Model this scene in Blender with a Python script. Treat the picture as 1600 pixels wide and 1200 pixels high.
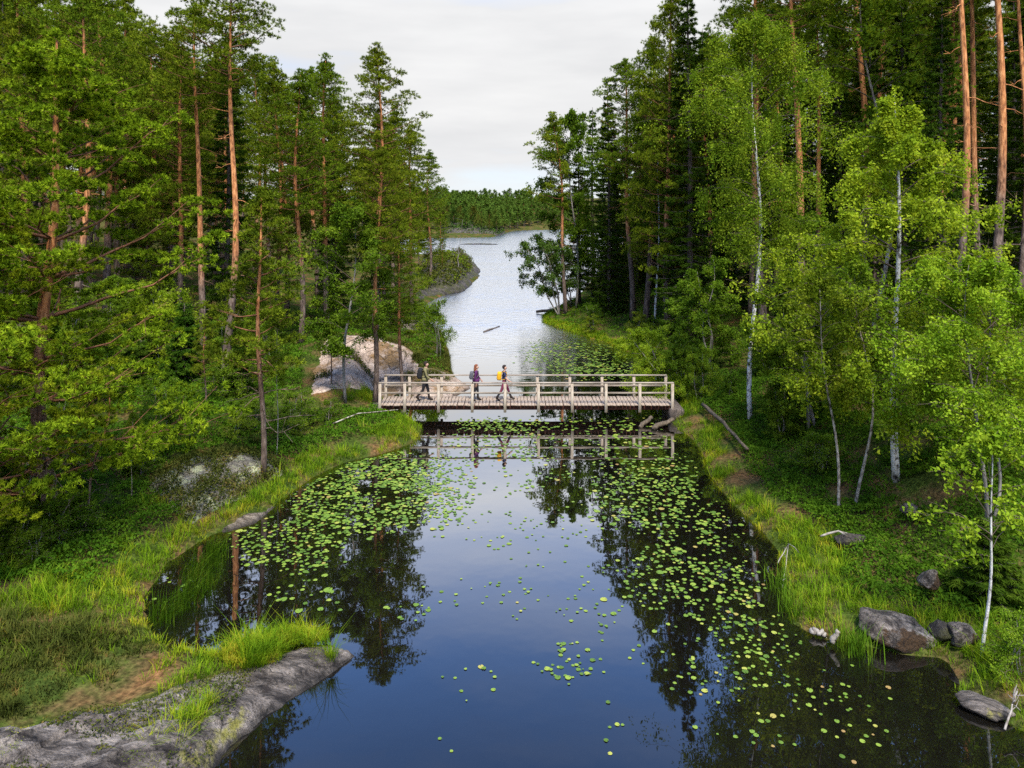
import bpy, bmesh, math
import numpy as np
from mathutils import Vector

# ------------------------------------------------------------------ scene, camera, light
for o in list(bpy.data.objects): bpy.data.objects.remove(o)
S = bpy.context.scene
C = S.collection
F, HC, HOR = 1110.0, 10.3, 325.0            # focal length in photo pixels, eye height above the water, horizon row
cam = bpy.data.cameras.new('camera'); co = bpy.data.objects.new('camera', cam); C.objects.link(co)
co.location = (0, 0, HC); co.rotation_euler = (math.pi/2, 0, 0)
cam.sensor_width = 36; cam.lens = 36*F/1600; cam.shift_y = -(600-HOR)/1600
cam.clip_start = 0.1; cam.clip_end = 6000
S.camera = co

SUN_EL, SUN_AZ = math.radians(60), math.radians(168)   # azimuth clockwise from +Y
sun = bpy.data.lights.new('sun', 'SUN'); so = bpy.data.objects.new('sun', sun); C.objects.link(so)
sun.energy = 4.6; sun.angle = math.radians(14); sun.color = (1.0, 0.94, 0.83)
sd = Vector((math.sin(SUN_AZ)*math.cos(SUN_EL), math.cos(SUN_AZ)*math.cos(SUN_EL), math.sin(SUN_EL)))
so.rotation_euler = sd.to_track_quat('Z', 'Y').to_euler()

def world():
    w = bpy.data.worlds.new('World'); S.world = w; w.use_nodes = True
    nt = w.node_tree; nt.nodes.clear(); N = nt.nodes.new; L = nt.links.new
    out = N('ShaderNodeOutputWorld'); bg = N('ShaderNodeBackground'); bg.inputs[1].default_value = 0.1
    sky = N('ShaderNodeTexSky'); sky.sky_type = 'NISHITA'; sky.sun_disc = False
    sky.sun_elevation = SUN_EL; sky.sun_rotation = SUN_AZ
    sky.air_density = 1.0; sky.dust_density = 0.6; sky.ozone_density = 2.0
    tc = N('ShaderNodeTexCoord'); sep = N('ShaderNodeSeparateXYZ'); L(tc.outputs['Generated'], sep.inputs[0])
    # stretched cloud bands
    mp = N('ShaderNodeMapping'); mp.inputs['Scale'].default_value = (1.0, 1.0, 5.0); L(tc.outputs['Generated'], mp.inputs[0])
    n1 = N('ShaderNodeTexNoise'); n1.inputs['Scale'].default_value = 2.2; n1.inputs['Detail'].default_value = 6; n1.inputs['Roughness'].default_value = .5
    L(mp.outputs[0], n1.inputs['Vector'])
    # overcast is thick towards the horizon and thins overhead, where blue shows
    mr = N('ShaderNodeMapRange'); mr.interpolation_type = 'SMOOTHSTEP'
    mr.inputs['From Min'].default_value = 0.30; mr.inputs['From Max'].default_value = 0.58
    mr.inputs['To Min'].default_value = 1.0; mr.inputs['To Max'].default_value = 0.04
    L(sep.outputs['Z'], mr.inputs['Value'])
    nn = N('ShaderNodeMapRange'); nn.inputs['From Min'].default_value = .35; nn.inputs['From Max'].default_value = .7
    nn.inputs['To Min'].default_value = -.10; nn.inputs['To Max'].default_value = .18; L(n1.outputs[0], nn.inputs['Value'])
    ad = N('ShaderNodeMath'); ad.use_clamp = True; L(mr.outputs[0], ad.inputs[0]); L(nn.outputs[0], ad.inputs[1])
    cr = N('ShaderNodeValToRGB'); e = cr.color_ramp.elements
    e[0].position = .36; e[0].color = (7.2, 7.28, 7.45, 1); e[1].position = .66; e[1].color = (9.5, 9.5, 9.5, 1)
    L(n1.outputs[0], cr.inputs[0])
    # cloud brightness: light at the horizon, thinner and brighter higher up
    hz = N('ShaderNodeValToRGB'); hz.color_ramp.interpolation = 'EASE'; q = hz.color_ramp.elements
    while len(q) < 4: q.new(.5)
    for el, (po, va) in zip(q, ((0, .60), (.14, .53), (.25, .56), (.42, 1.0))): el.position = po; el.color = (va, va, va, 1)
    L(sep.outputs['Z'], hz.inputs[0])
    vm = N('ShaderNodeVectorMath'); vm.operation = 'SCALE'; L(cr.outputs[0], vm.inputs[0]); L(hz.outputs[0], vm.inputs['Scale'])
    mx = N('ShaderNodeMix'); mx.data_type = 'RGBA'; L(ad.outputs[0], mx.inputs[0]); sm = N('ShaderNodeVectorMath'); sm.operation = 'MULTIPLY'; sm.inputs[1].default_value = (1.7, 2.3, 3.1); L(sky.outputs[0], sm.inputs[0]); L(sm.outputs[0], mx.inputs[6]); L(vm.outputs[0], mx.inputs[7])
    L(mx.outputs[2], bg.inputs[0]); L(bg.outputs[0], out.inputs[0])
world()
S.view_settings.view_transform = 'Standard'; S.view_settings.look = 'None'
S.view_settings.exposure = 0.88; S.view_settings.gamma = 1.0; S.view_settings.use_curve_mapping = False
cy = S.cycles
cy.max_bounces = 4; cy.diffuse_bounces = 1; cy.glossy_bounces = 2; cy.transmission_bounces = 2; cy.transparent_max_bounces = 4
cy.caustics_reflective = False; cy.caustics_refractive = False
cy.use_adaptive_sampling = True; cy.adaptive_threshold = 0.015
cy.use_denoising = False

RNG = np.random.default_rng(7)
TAU = 2*math.pi

# ------------------------------------------------------------------ helpers
def at(px, py, z=0.0):
    """world point at height z that the photo shows at (px, py)"""
    D = F*(HC-z)/(py-HOR)
    return np.array(((px-800)*D/F, D, z))
def xat(px, D): return (px-800)*D/F
def ztop(py, D): return HC+(HOR-py)*D/F

def mesh(name, V, T, mats, mi=None, smooth=False):
    V = np.asarray(V, np.float32).reshape(-1, 3); T = np.asarray(T, np.int32).reshape(-1, 3)
    me = bpy.data.meshes.new(name)
    me.vertices.add(len(V)); me.vertices.foreach_set('co', V.ravel())
    me.loops.add(T.size); me.loops.foreach_set('vertex_index', T.ravel())
    me.polygons.add(len(T)); me.polygons.foreach_set('loop_start', np.arange(0, T.size, 3, dtype=np.int32))
    me.polygons.foreach_set('loop_total', np.full(len(T), 3, np.int32))
    if smooth: me.polygons.foreach_set('use_smooth', np.ones(len(T), bool))
    if mi is not None: me.polygons.foreach_set('material_index', np.asarray(mi, np.int32))
    for m in (mats if isinstance(mats, (list, tuple)) else [mats]): me.materials.append(m)
    me.update(calc_edges=True)
    return me
def obj(name, me, parent=None, loc=None, rz=0.0, sc=None):
    o = bpy.data.objects.new(name, me); C.objects.link(o)
    if parent is not None: o.parent = parent
    if loc is not None: o.location = [float(v) for v in loc]
    if rz: o.rotation_euler = (0, 0, rz)
    if sc is not None: o.scale = sc if hasattr(sc, '__len__') else (sc, sc, sc)
    return o
def tag(o, label=None, cat=None, group=None, kind=None):
    if label: o['label'] = label
    if cat: o['category'] = cat
    if group: o['group'] = group
    if kind: o['kind'] = kind
    return o

class MB:
    """collects triangles"""
    def __init__(s): s.v = []; s.t = []; s.n = 0; s.m = []
    def add(s, V, T, m=0):
        V = np.asarray(V, float).reshape(-1, 3); T = np.asarray(T, int).reshape(-1, 3)
        s.v.append(V); s.t.append(T+s.n); s.n += len(V); s.m.append(np.full(len(T), m))
    def tube(s, P, R, k=6, cap=True, m=0):
        P = np.asarray(P, float); R = np.broadcast_to(np.asarray(R, float), (len(P),)); n = len(P)
        D = np.gradient(P, axis=0); D /= np.linalg.norm(D, axis=1)[:, None]+1e-9
        ref = np.array((0., 0., 1.)) if abs(D[:, 2]).mean() < .8 else np.array((1., 0., 0.))
        A = np.cross(D, ref); A /= np.linalg.norm(A, axis=1)[:, None]+1e-9; B = np.cross(D, A)
        a = np.arange(k)*TAU/k
        V = P[:, None]+R[:, None, None]*(A[:, None]*np.cos(a)[None, :, None]+B[:, None]*np.sin(a)[None, :, None])
        i = np.arange(n-1)[:, None]*k; j = np.arange(k)[None]; j2 = (j+1) % k
        a0 = i+j; a1 = i+j2; b0 = a0+k; b1 = a1+k
        T = np.concatenate([np.stack([a0, b1, a1], -1).reshape(-1, 3), np.stack([a0, b0, b1], -1).reshape(-1, 3)])
        V = V.reshape(-1, 3)
        if cap:
            c = len(V); V = np.vstack([V, P[:1], P[-1:]]); q = np.arange(k); q2 = (q+1) % k
            T = np.vstack([T, np.stack([q, q2, np.full(k, c)], -1), np.stack([q2+(n-1)*k, q+(n-1)*k, np.full(k, c+1)], -1)])
        s.add(V, T, m)
    def box(s, c, d, R=None, m=0, jit=0.0):
        """box with slightly chamfered long edges: centre c, full size d, optional 3x3 rotation"""
        h = np.asarray(d, float)/2; b = min(h)*.18
        V = []
        for sx in (-1, 1):
            for sy in (-1, 1):
                for sz in (-1, 1):
                    V += [(sx*h[0], sy*(h[1]-b), sz*(h[2]-b)), (sx*(h[0]-b), sy*h[1], sz*(h[2]-b)), (sx*(h[0]-b), sy*(h[1]-b), sz*h[2])]
        V = np.array(V)
        bm = bmesh.new(); vs = [bm.verts.new(v) for v in V]
        r = bmesh.ops.convex_hull(bm, input=vs); bmesh.ops.triangulate(bm, faces=bm.faces)
        bm.verts.index_update()
        T = [[v.index for v in f.verts] for f in bm.faces]; V = np.array([v.co for v in bm.verts]); bm.free()
        if R is not None: V = V@np.asarray(R).T
        s.add(V+np.asarray(c), T, m)
    def mesh(s, name, mats, smooth=False):
        return mesh(name, np.vstack(s.v), np.vstack(s.t), mats, np.concatenate(s.m), smooth)

def rotz(a): c, s = math.cos(a), math.sin(a); return np.array(((c, -s, 0), (s, c, 0), (0, 0, 1)))
def unit(v): return v/(np.linalg.norm(v, axis=-1, keepdims=True)+1e-9)

def hash2(ix, iy, seed):
    h = (ix.astype(np.int64)*374761393+iy.astype(np.int64)*668265263+seed*1442695041) & 0xffffffff
    h = ((h ^ (h >> 13))*1274126177) & 0xffffffff
    return ((h ^ (h >> 16)) & 0xffffff)/float(0xffffff)
def vnoise(x, y, seed=0):
    ix = np.floor(x); iy = np.floor(y); fx = x-ix; fy = y-iy
    fx = fx*fx*(3-2*fx); fy = fy*fy*(3-2*fy)
    a = hash2(ix, iy, seed); b = hash2(ix+1, iy, seed); c = hash2(ix, iy+1, seed); d = hash2(ix+1, iy+1, seed)
    return (a*(1-fx)+b*fx)*(1-fy)+(c*(1-fx)+d*fx)*fy
def fbm(x, y, seed=0, o=4):
    r = 0; a = .5
    for k in range(o): r = r+a*(vnoise(x*2**k, y*2**k, seed+k*17)-.5); a *= .5
    return r*2
def sstep(a, b, x): t = np.clip((x-a)/(b-a), 0, 1); return t*t*(3-2*t)

# ------------------------------------------------------------------ materials
def new_mat(name):
    m = bpy.data.materials.new(name); m.use_nodes = True; nt = m.node_tree; nt.nodes.clear()
    return m, nt, nt.nodes.new, nt.links.new
DIM = .80
def dim(stops): return [(p, tuple(c*DIM for c in col)) for p, col in stops]
def ramp(N, stops):
    r = N('ShaderNodeValToRGB'); els = r.color_ramp.elements
    while len(els) < len(stops): els.new(.5)
    for e, (p, c) in zip(els, stops): e.position = p; e.color = (*c, 1)
    return r
def leaf_mat(name, stops, trans=.35, gloss=.0, obj_var=.09, clump=2.2):
    """leaf colour varies from leaf to leaf and a little from tree to tree"""
    m, nt, N, L = new_mat(name)
    g = N('ShaderNodeNewGeometry'); r = ramp(N, [(p_, (c_[0]*1.03, c_[1]*1.0, c_[2]*.62)) for p_, c_ in dim(stops)]); tc = N('ShaderNodeTexCoord'); nz = N('ShaderNodeTexNoise'); nz.inputs['Scale'].default_value = clump; nz.inputs['Detail'].default_value = 1; L(tc.outputs['Object'], nz.inputs['Vector'])
    nm = N('ShaderNodeMapRange'); nm.inputs['From Min'].default_value = .32; nm.inputs['From Max'].default_value = .68; nm.inputs['To Max'].default_value = .62; L(nz.outputs[0], nm.inputs['Value'])
    na = N('ShaderNodeMath'); na.operation = 'MULTIPLY_ADD'; na.inputs[1].default_value = .38; L(g.outputs['Random Per Island'], na.inputs[0]); L(nm.outputs[0], na.inputs[2]); L(na.outputs[0], r.inputs[0])
    oi = N('ShaderNodeObjectInfo'); hs = N('ShaderNodeHueSaturation')
    a = N('ShaderNodeMapRange'); a.inputs['To Min'].default_value = .5-obj_var*.16; a.inputs['To Max'].default_value = .5+obj_var*.12
    L(oi.outputs['Random'], a.inputs['Value']); L(a.outputs[0], hs.inputs['Hue'])
    b = N('ShaderNodeMapRange'); b.inputs['To Min'].default_value = 1-obj_var*1.2; b.inputs['To Max'].default_value = 1+obj_var*1.6
    mm = N('ShaderNodeMath'); mm.operation = 'FRACT'; m7 = N('ShaderNodeMath'); m7.operation = 'MULTIPLY'; m7.inputs[1].default_value = 7.31
    L(oi.outputs['Random'], m7.inputs[0]); L(m7.outputs[0], mm.inputs[0]); L(mm.outputs[0], b.inputs['Value']); L(b.outputs[0], hs.inputs['Value'])
    L(r.outputs[0], hs.inputs['Color'])
    d = N('ShaderNodeBsdfDiffuse'); t = N('ShaderNodeBsdfTranslucent'); L(hs.outputs[0], d.inputs[0])
    tw = N('ShaderNodeMix'); tw.data_type = 'RGBA'; tw.blend_type = 'MULTIPLY'; tw.inputs[0].default_value = 1; tw.inputs[7].default_value = (1.3, 1.22, .6, 1)
    L(hs.outputs[0], tw.inputs[6]); L(tw.outputs[2], t.inputs[0])
    mx = N('ShaderNodeMixShader'); mx.inputs[0].default_value = trans; L(d.outputs[0], mx.inputs[1]); L(t.outputs[0], mx.inputs[2])
    last = mx
    if gloss:
        gl = N('ShaderNodeBsdfGlossy'); gl.inputs['Roughness'].default_value = .45; gl.inputs[0].default_value = (.8, .85, .8, 1)
        m2 = N('ShaderNodeMixShader'); m2.inputs[0].default_value = gloss; L(mx.outputs[0], m2.inputs[1]); L(gl.outputs[0], m2.inputs[2]); last = m2
    o = N('ShaderNodeOutputMaterial'); L(last.outputs[0], o.inputs[0])
    return m
def rough_mat(name, stops, scale=4, bump=.4, rough=.85, coords='Object', stretch=(1, 1, 1), bscale=None, vor=None, detail=6, dist=.05):
    m, nt, N, L = new_mat(name)
    tc = N('ShaderNodeTexCoord'); mp = N('ShaderNodeMapping'); mp.inputs['Scale'].default_value = stretch; L(tc.outputs[coords], mp.inputs[0])
    n = N('ShaderNodeTexNoise'); n.inputs['Scale'].default_value = scale; n.inputs['Detail'].default_value = detail; n.inputs['Roughness'].default_value = .62; L(mp.outputs[0], n.inputs[0])
    r = ramp(N, dim(stops)); L(n.outputs[0], r.inputs[0])
    n2 = N('ShaderNodeTexNoise'); n2.inputs['Scale'].default_value = bscale or scale*4; n2.inputs['Detail'].default_value = 5; L(mp.outputs[0], n2.inputs[0])
    bp = N('ShaderNodeBump'); bp.inputs['Strength'].default_value = bump; bp.inputs['Distance'].default_value = dist; L(n2.outputs[0], bp.inputs['Height'])
    p = N('ShaderNodeBsdfPrincipled'); p.inputs['Roughness'].default_value = rough; p.inputs['Specular IOR Level'].default_value = .25
    L(r.outputs[0], p.inputs['Base Color']); L(bp.outputs[0], p.inputs['Normal'])
    o = N('ShaderNodeOutputMaterial'); L(p.outputs[0], o.inputs[0])
    m['_'] = 1
    return m
def plain(name, col, rough=.8):
    return rough_mat(name, [(.3, [c*.75 for c in col]), (.7, [min(1, c*1.2) for c in col])], scale=30, bump=.15, rough=rough, dist=.01)
def pine_bark(name, z0, z1):
    """grey plated bark low on the stem, orange papery bark above"""
    m, nt, N, L = new_mat(name)
    tc = N('ShaderNodeTexCoord'); sp = N('ShaderNodeSeparateXYZ'); L(tc.outputs['Object'], sp.inputs[0])
    mp = N('ShaderNodeMapping'); mp.inputs['Scale'].default_value = (1, 1, .28); L(tc.outputs['Object'], mp.inputs[0])
    n = N('ShaderNodeTexNoise'); n.inputs['Scale'].default_value = 9; n.inputs['Detail'].default_value = 8; n.inputs['Roughness'].default_value = .7; L(mp.outputs[0], n.inputs[0])
    n0 = N('ShaderNodeTexNoise'); n0.inputs['Scale'].default_value = .8; L(tc.outputs['Object'], n0.inputs[0])
    lo = ramp(N, [(.38, (.035, .025, .02)), (.52, (.12, .085, .065)), (.68, (.25, .19, .15))]); L(n.outputs[0], lo.inputs[0])
    hi = ramp(N, [(.38, (.12, .05, .025)), (.5, (.40, .155, .055)), (.64, (.62, .3, .12))]); L(n.outputs[0], hi.inputs[0])
    mr = N('ShaderNodeMapRange'); mr.interpolation_type = 'SMOOTHSTEP'; mr.inputs['From Min'].default_value = z0; mr.inputs['From Max'].default_value = z1
    ad = N('ShaderNodeMath'); ad.operation = 'MULTIPLY_ADD'; ad.inputs[1].default_value = 3.0; L(n0.outputs[0], ad.inputs[0]); L(sp.outputs['Z'], ad.inputs[2]); L(ad.outputs[0], mr.inputs['Value'])
    mx = N('ShaderNodeMix'); mx.data_type = 'RGBA'; L(mr.outputs[0], mx.inputs[0]); L(lo.outputs[0], mx.inputs[6]); L(hi.outputs[0], mx.inputs[7])
    bp = N('ShaderNodeBump'); bp.inputs['Strength'].default_value = .6; bp.inputs['Distance'].default_value = .04; L(n.outputs[0], bp.inputs['Height'])
    p = N('ShaderNodeBsdfPrincipled'); p.inputs['Roughness'].default_value = .9; p.inputs['Specular IOR Level'].default_value = .15
    L(mx.outputs[2], p.inputs['Base Color']); L(bp.outputs[0], p.inputs['Normal'])
    o = N('ShaderNodeOutputMaterial'); L(p.outputs[0], o.inputs[0]); return m

M = {}
M['needle'] = leaf_mat('pine_needles', [(0, (.045, .08, .012)), (.45, (.115, .175, .018)), (.8, (.22, .295, .028)), (1, (.31, .37, .04))], .22, clump=1.9)
M['needle_near'] = leaf_mat('pine_needles_light', [(0, (.045, .085, .010)), (.45, (.15, .235, .016)), (.8, (.31, .42, .028)), (1, (.42, .5, .045))], .25, clump=2.6)
M['spruce'] = leaf_mat('spruce_needles', [(0, (.022, .055, .008)), (.6, (.045, .09, .012)), (1, (.085, .14, .02))], .2)
M['birch'] = leaf_mat('birch_leaves', [(0, (.06, .125, .014)), (.45, (.14, .235, .024)), (1, (.31, .41, .05))], .42, 0, clump=1.3)
M['bright'] = leaf_mat('young_birch_leaves', [(0, (.095, .18, .016)), (.45, (.22, .345, .03)), (1, (.42, .53, .06))], .42, 0, clump=1.5)
M['alder'] = leaf_mat('alder_leaves', [(0, (.045, .10, .012)), (.5, (.105, .195, .022)), (1, (.22, .33, .04))], .42, 0, clump=1.5)
M['willow'] = leaf_mat('grey_willow_leaves', [(0, (.04, .085, .022)), (.6, (.075, .14, .035)), (1, (.14, .22, .065))], .4, 0)
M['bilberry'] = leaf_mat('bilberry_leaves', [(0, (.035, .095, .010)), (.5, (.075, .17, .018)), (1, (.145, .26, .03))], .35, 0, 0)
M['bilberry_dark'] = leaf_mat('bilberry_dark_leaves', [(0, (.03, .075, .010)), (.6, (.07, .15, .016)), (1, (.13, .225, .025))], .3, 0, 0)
M['grass'] = leaf_mat('grass_blades', [(0, (.075, .16, .012)), (.5, (.15, .27, .018)), (.8, (.26, .36, .03)), (.95, (.38, .38, .06)), (1, (.42, .34, .13))], .4, 0, 0)
M['grass_yellow'] = leaf_mat('yellow_grass_blades', [(0, (.15, .26, .015)), (.5, (.30, .37, .025)), (1, (.48, .38, .06))], .4, 0, 0)
M['reed'] = leaf_mat('reed_blades', [(0, (.06, .14, .016)), (.6, (.11, .22, .02)), (1, (.2, .27, .04))], .3, 0, 0)
M['heather'] = leaf_mat('heather_twigs', [(0, (.03, .038, .014)), (.4, (.06, .078, .022)), (.75, (.11, .12, .035)), (1, (.17, .10, .05))], .2, 0, 0)
M['far'] = leaf_mat('far_needles', [(0, (.045, .075, .02)), (.5, (.085, .13, .03)), (1, (.14, .195, .045))], .2, 0, .3)
M['pinebark'] = pine_bark('pine_bark', 6, 10)
M['pinebark_low'] = pine_bark('young_pine_bark', 3.5, 9.5)
M['sprucebark'] = rough_mat('spruce_bark', [(.35, (.05, .04, .032)), (.55, (.13, .10, .08)), (.7, (.22, .19, .16))], 6, .6, stretch=(2, 2, .6))
M['birchbark'] = rough_mat('birch_bark', [(.36, (.03, .028, .025)), (.44, (.30, .28, .25)), (.5, (.68, .66, .61)), (.8, (.82, .80, .76))], 5, .25, stretch=(1.4, 1.4, .9), detail=4)
M['pinelimb'] = rough_mat('pine_limb_bark', [(.3, (.09, .04, .022)), (.6, (.23, .10, .045)), (.8, (.36, .18, .09))], 9, .3)
M['twig'] = plain('twig_bark', (.12, .085, .06))
M['greybark'] = rough_mat('grey_bark', [(.3, (.12, .105, .09)), (.55, (.3, .27, .23)), (.75, (.45, .42, .37))], 7, .3, stretch=(1.5, 1.5, .5))
M['oldwood'] = rough_mat('old_wood', [(.3, (.04, .032, .02)), (.55, (.12, .09, .06)), (.75, (.24, .19, .13))], 8, .3)
M['palebark'] = rough_mat('pale_grey_birch_bark', [(.36, (.05, .04, .03)), (.46, (.22, .18, .14)), (.56, (.42, .37, .30)), (.8, (.58, .53, .46))], 6, .25, stretch=(1.4, 1.4, .9), detail=4)
M['deadwood'] = rough_mat('dead_wood', [(.3, (.16, .13, .10)), (.6, (.36, .32, .27)), (.8, (.52, .48, .42))], 8, .3)

# ------------------------------------------------------------------ shorelines (traced in the photo, put on the water plane)
def line(pts): return np.array([at(x, y)[:2] for x, y in pts])
LEFT = np.vstack([np.array([(-9.5, -60), (-9.2, -10), (-8.5, 5), (-7.2, 10)]), line([
    (306, 1215), (365, 1152), (425, 1108), (485, 1072), (552, 1027), (520, 1008), (440, 1004), (340, 1022), (262, 1012), (232, 975),
    (225, 935), (262, 880), (330, 836), (400, 815), (452, 772), (492, 745), (540, 722), (600, 708), (652, 690), (660, 668), (640, 655),
    (604, 634), (588, 616), (586, 592), (626, 590), (638, 612), (652, 636), (690, 630), (735, 606), (712, 590), (705, 577), (702, 550), (690, 522),
    (668, 500), (655, 485), (668, 474), (690, 463), (722, 456), (752, 431), (738, 411), (700, 402), (640, 396), (600, 385), (625, 376), (690, 370)])])
FAR = line([(690, 370), (735, 369.3), (776, 369), (800, 361), (840, 357.5), (900, 357), (960, 362)])
RIGHT = np.vstack([line([(960, 362), (985, 380), (960, 400), (935, 425), (905, 460), (872, 482), (848, 493), (850, 505), (900, 522), (960, 541), (1000, 558), (1035, 590), (1050, 612),
    (1052, 638), (1046, 656), (1062, 671), (1086, 690), (1101, 715), (1106, 742), (1142, 786), (1182, 822), (1216, 862), (1231, 922), (1236, 976), (1290, 1000),
    (1350, 1010), (1420, 1025), (1478, 1030), (1495, 1060), (1500, 1090), (1560, 1122), (1610, 1150)]), np.array([(10.6, 12), (11.5, 5), (12.5, -10), (13, -60)])])
POLY = np.vstack([LEFT, FAR[1:], RIGHT[1:]])
def seg_dist(X, Y, L):
    d = np.full(X.shape, 1e18)
    for a, b in zip(L[:-1], L[1:]):
        e = b-a; t = np.clip(((X-a[0])*e[0]+(Y-a[1])*e[1])/(e@e+1e-12), 0, 1)
        d = np.minimum(d, (X-a[0]-t*e[0])**2+(Y-a[1]-t*e[1])**2)
    return np.sqrt(d)
def inside(X, Y, P):
    r = np.zeros(X.shape, bool); n = len(P)
    for i in range(n):
        a, b = P[i], P[(i+1) % n]
        c = ((a[1] > Y) != (b[1] > Y)) & (X < (b[0]-a[0])*(Y-a[1])/(b[1]-a[1]+1e-12)+a[0]); r ^= c
    return r
def shore(X, Y):
    X = np.asarray(X, float); Y = np.asarray(Y, float)
    dl, df, dr = seg_dist(X, Y, LEFT), seg_dist(X, Y, FAR), seg_dist(X, Y, RIGHT)
    d = np.minimum(np.minimum(dl, df), dr); w = inside(X, Y, POLY)
    return np.where(w, -d, d), dl, df, dr
def height(X, Y):
    X = np.asarray(X, float); Y = np.asarray(Y, float)
    d, dl, df, dr = shore(X, Y); p = np.maximum(d, 0)
    n = fbm(X*.22, Y*.22, 3, 4); nf = fbm(X*1.1, Y*1.1, 9, 3)
    hl = .25*(1-np.exp(-p/.5))+.085*p+.05*np.maximum(p-8, 0); hl = 7*(1-np.exp(-hl/7))
    steep = sstep(50, 36, Y)*.14+.17
    hr = .28*(1-np.exp(-p/.6))+.07*p+steep*np.maximum(p-3.2, 0); hr = 13*(1-np.exp(-hr/13))
    hf = .8*(1-np.exp(-p/1.5))+.24*p; hf = 29*(1-np.exp(-hf/29))
    wl, wr, wf = 1/(dl+.3)**3, 1/(dr+.3)**3, 1/(df+.3)**3
    h = (hl*wl+hr*wr+hf*wf)/(wl+wr+wf)
    h = h+1.5*np.exp(-(X+10.6)**2/24-(Y-44)**2/40)*np.minimum(p/1.5, 1)      # the bedrock rise behind the bridge
    h = h+n*np.minimum(p*.12, .7)+nf*np.minimum(p*.09, .14)
    return np.where(d > 0, np.maximum(h, .012*np.minimum(p*8, 1)), np.maximum(d*.55, -2.0)-.03)
def h1(x, y): return float(height(np.array([x]), np.array([y]))[0])

# ------------------------------------------------------------------ ground and water
def axis(lo, hi, step, far, g=1.22):
    a = list(np.arange(lo, hi+1e-6, step)); s = step
    while a[-1] < far: s *= g; a.append(a[-1]+s)
    s = step
    b = []; x = lo
    while x > -far: s *= g; x -= s; b.append(x)
    return np.array(b[::-1]+a)
def ground_mat():
    m, nt, N, L = new_mat('forest_floor')
    tc = N('ShaderNodeTexCoord')
    n1 = N('ShaderNodeTexNoise'); n1.inputs['Scale'].default_value = .55; n1.inputs['Detail'].default_value = 8; n1.inputs['Roughness'].default_value = .65; L(tc.outputs['Object'], n1.inputs[0])
    n2 = N('ShaderNodeTexNoise'); n2.inputs['Scale'].default_value = 9; n2.inputs['Detail'].default_value = 6; L(tc.outputs['Object'], n2.inputs[0])
    r1 = ramp(N, [(.3, (.03, .045, .012)), (.45, (.05, .075, .014)), (.56, (.10, .075, .03)), (.7, (.2, .10, .045))]); L(n1.outputs[0], r1.inputs[0])
    r2 = ramp(N, [(.3, (.35, .35, .35)), (.7, (1.25, 1.2, 1.1))]); L(n2.outputs[0], r2.inputs[0])
    mu = N('ShaderNodeMix'); mu.data_type = 'RGBA'; mu.blend_type = 'MULTIPLY'; mu.inputs[0].default_value = 1; L(r1.outputs[0], mu.inputs[6]); L(r2.outputs[0], mu.inputs[7])
    bp = N('ShaderNodeBump'); bp.inputs['Strength'].default_value = .8; bp.inputs['Distance'].default_value = .12; L(n2.outputs[0], bp.inputs['Height'])
    d = N('ShaderNodeBsdfDiffuse'); L(mu.outputs[2], d.inputs[0]); L(bp.outputs[0], d.inputs['Normal'])
    o = N('ShaderNodeOutputMaterial'); L(d.outputs[0], o.inputs[0]); return m
def grid_tris(nx, ny):
    i = np.arange(ny-1)[:, None]*nx+np.arange(nx-1)[None]
    return np.concatenate([np.stack([i, i+1, i+nx+1], -1).reshape(-1, 3), np.stack([i, i+nx+1, i+nx], -1).reshape(-1, 3)])
gx = axis(-24, 24, .3, 3000); gy = axis(11, 66, .3, 3000)
GX, GY = np.meshgrid(gx, gy); GZ = height(GX.ravel(), GY.ravel())
tag(obj('ground', mesh('ground', np.stack([GX.ravel(), GY.ravel(), GZ], -1), grid_tris(len(gx), len(gy)), ground_mat(), smooth=True)), kind='structure')

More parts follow.
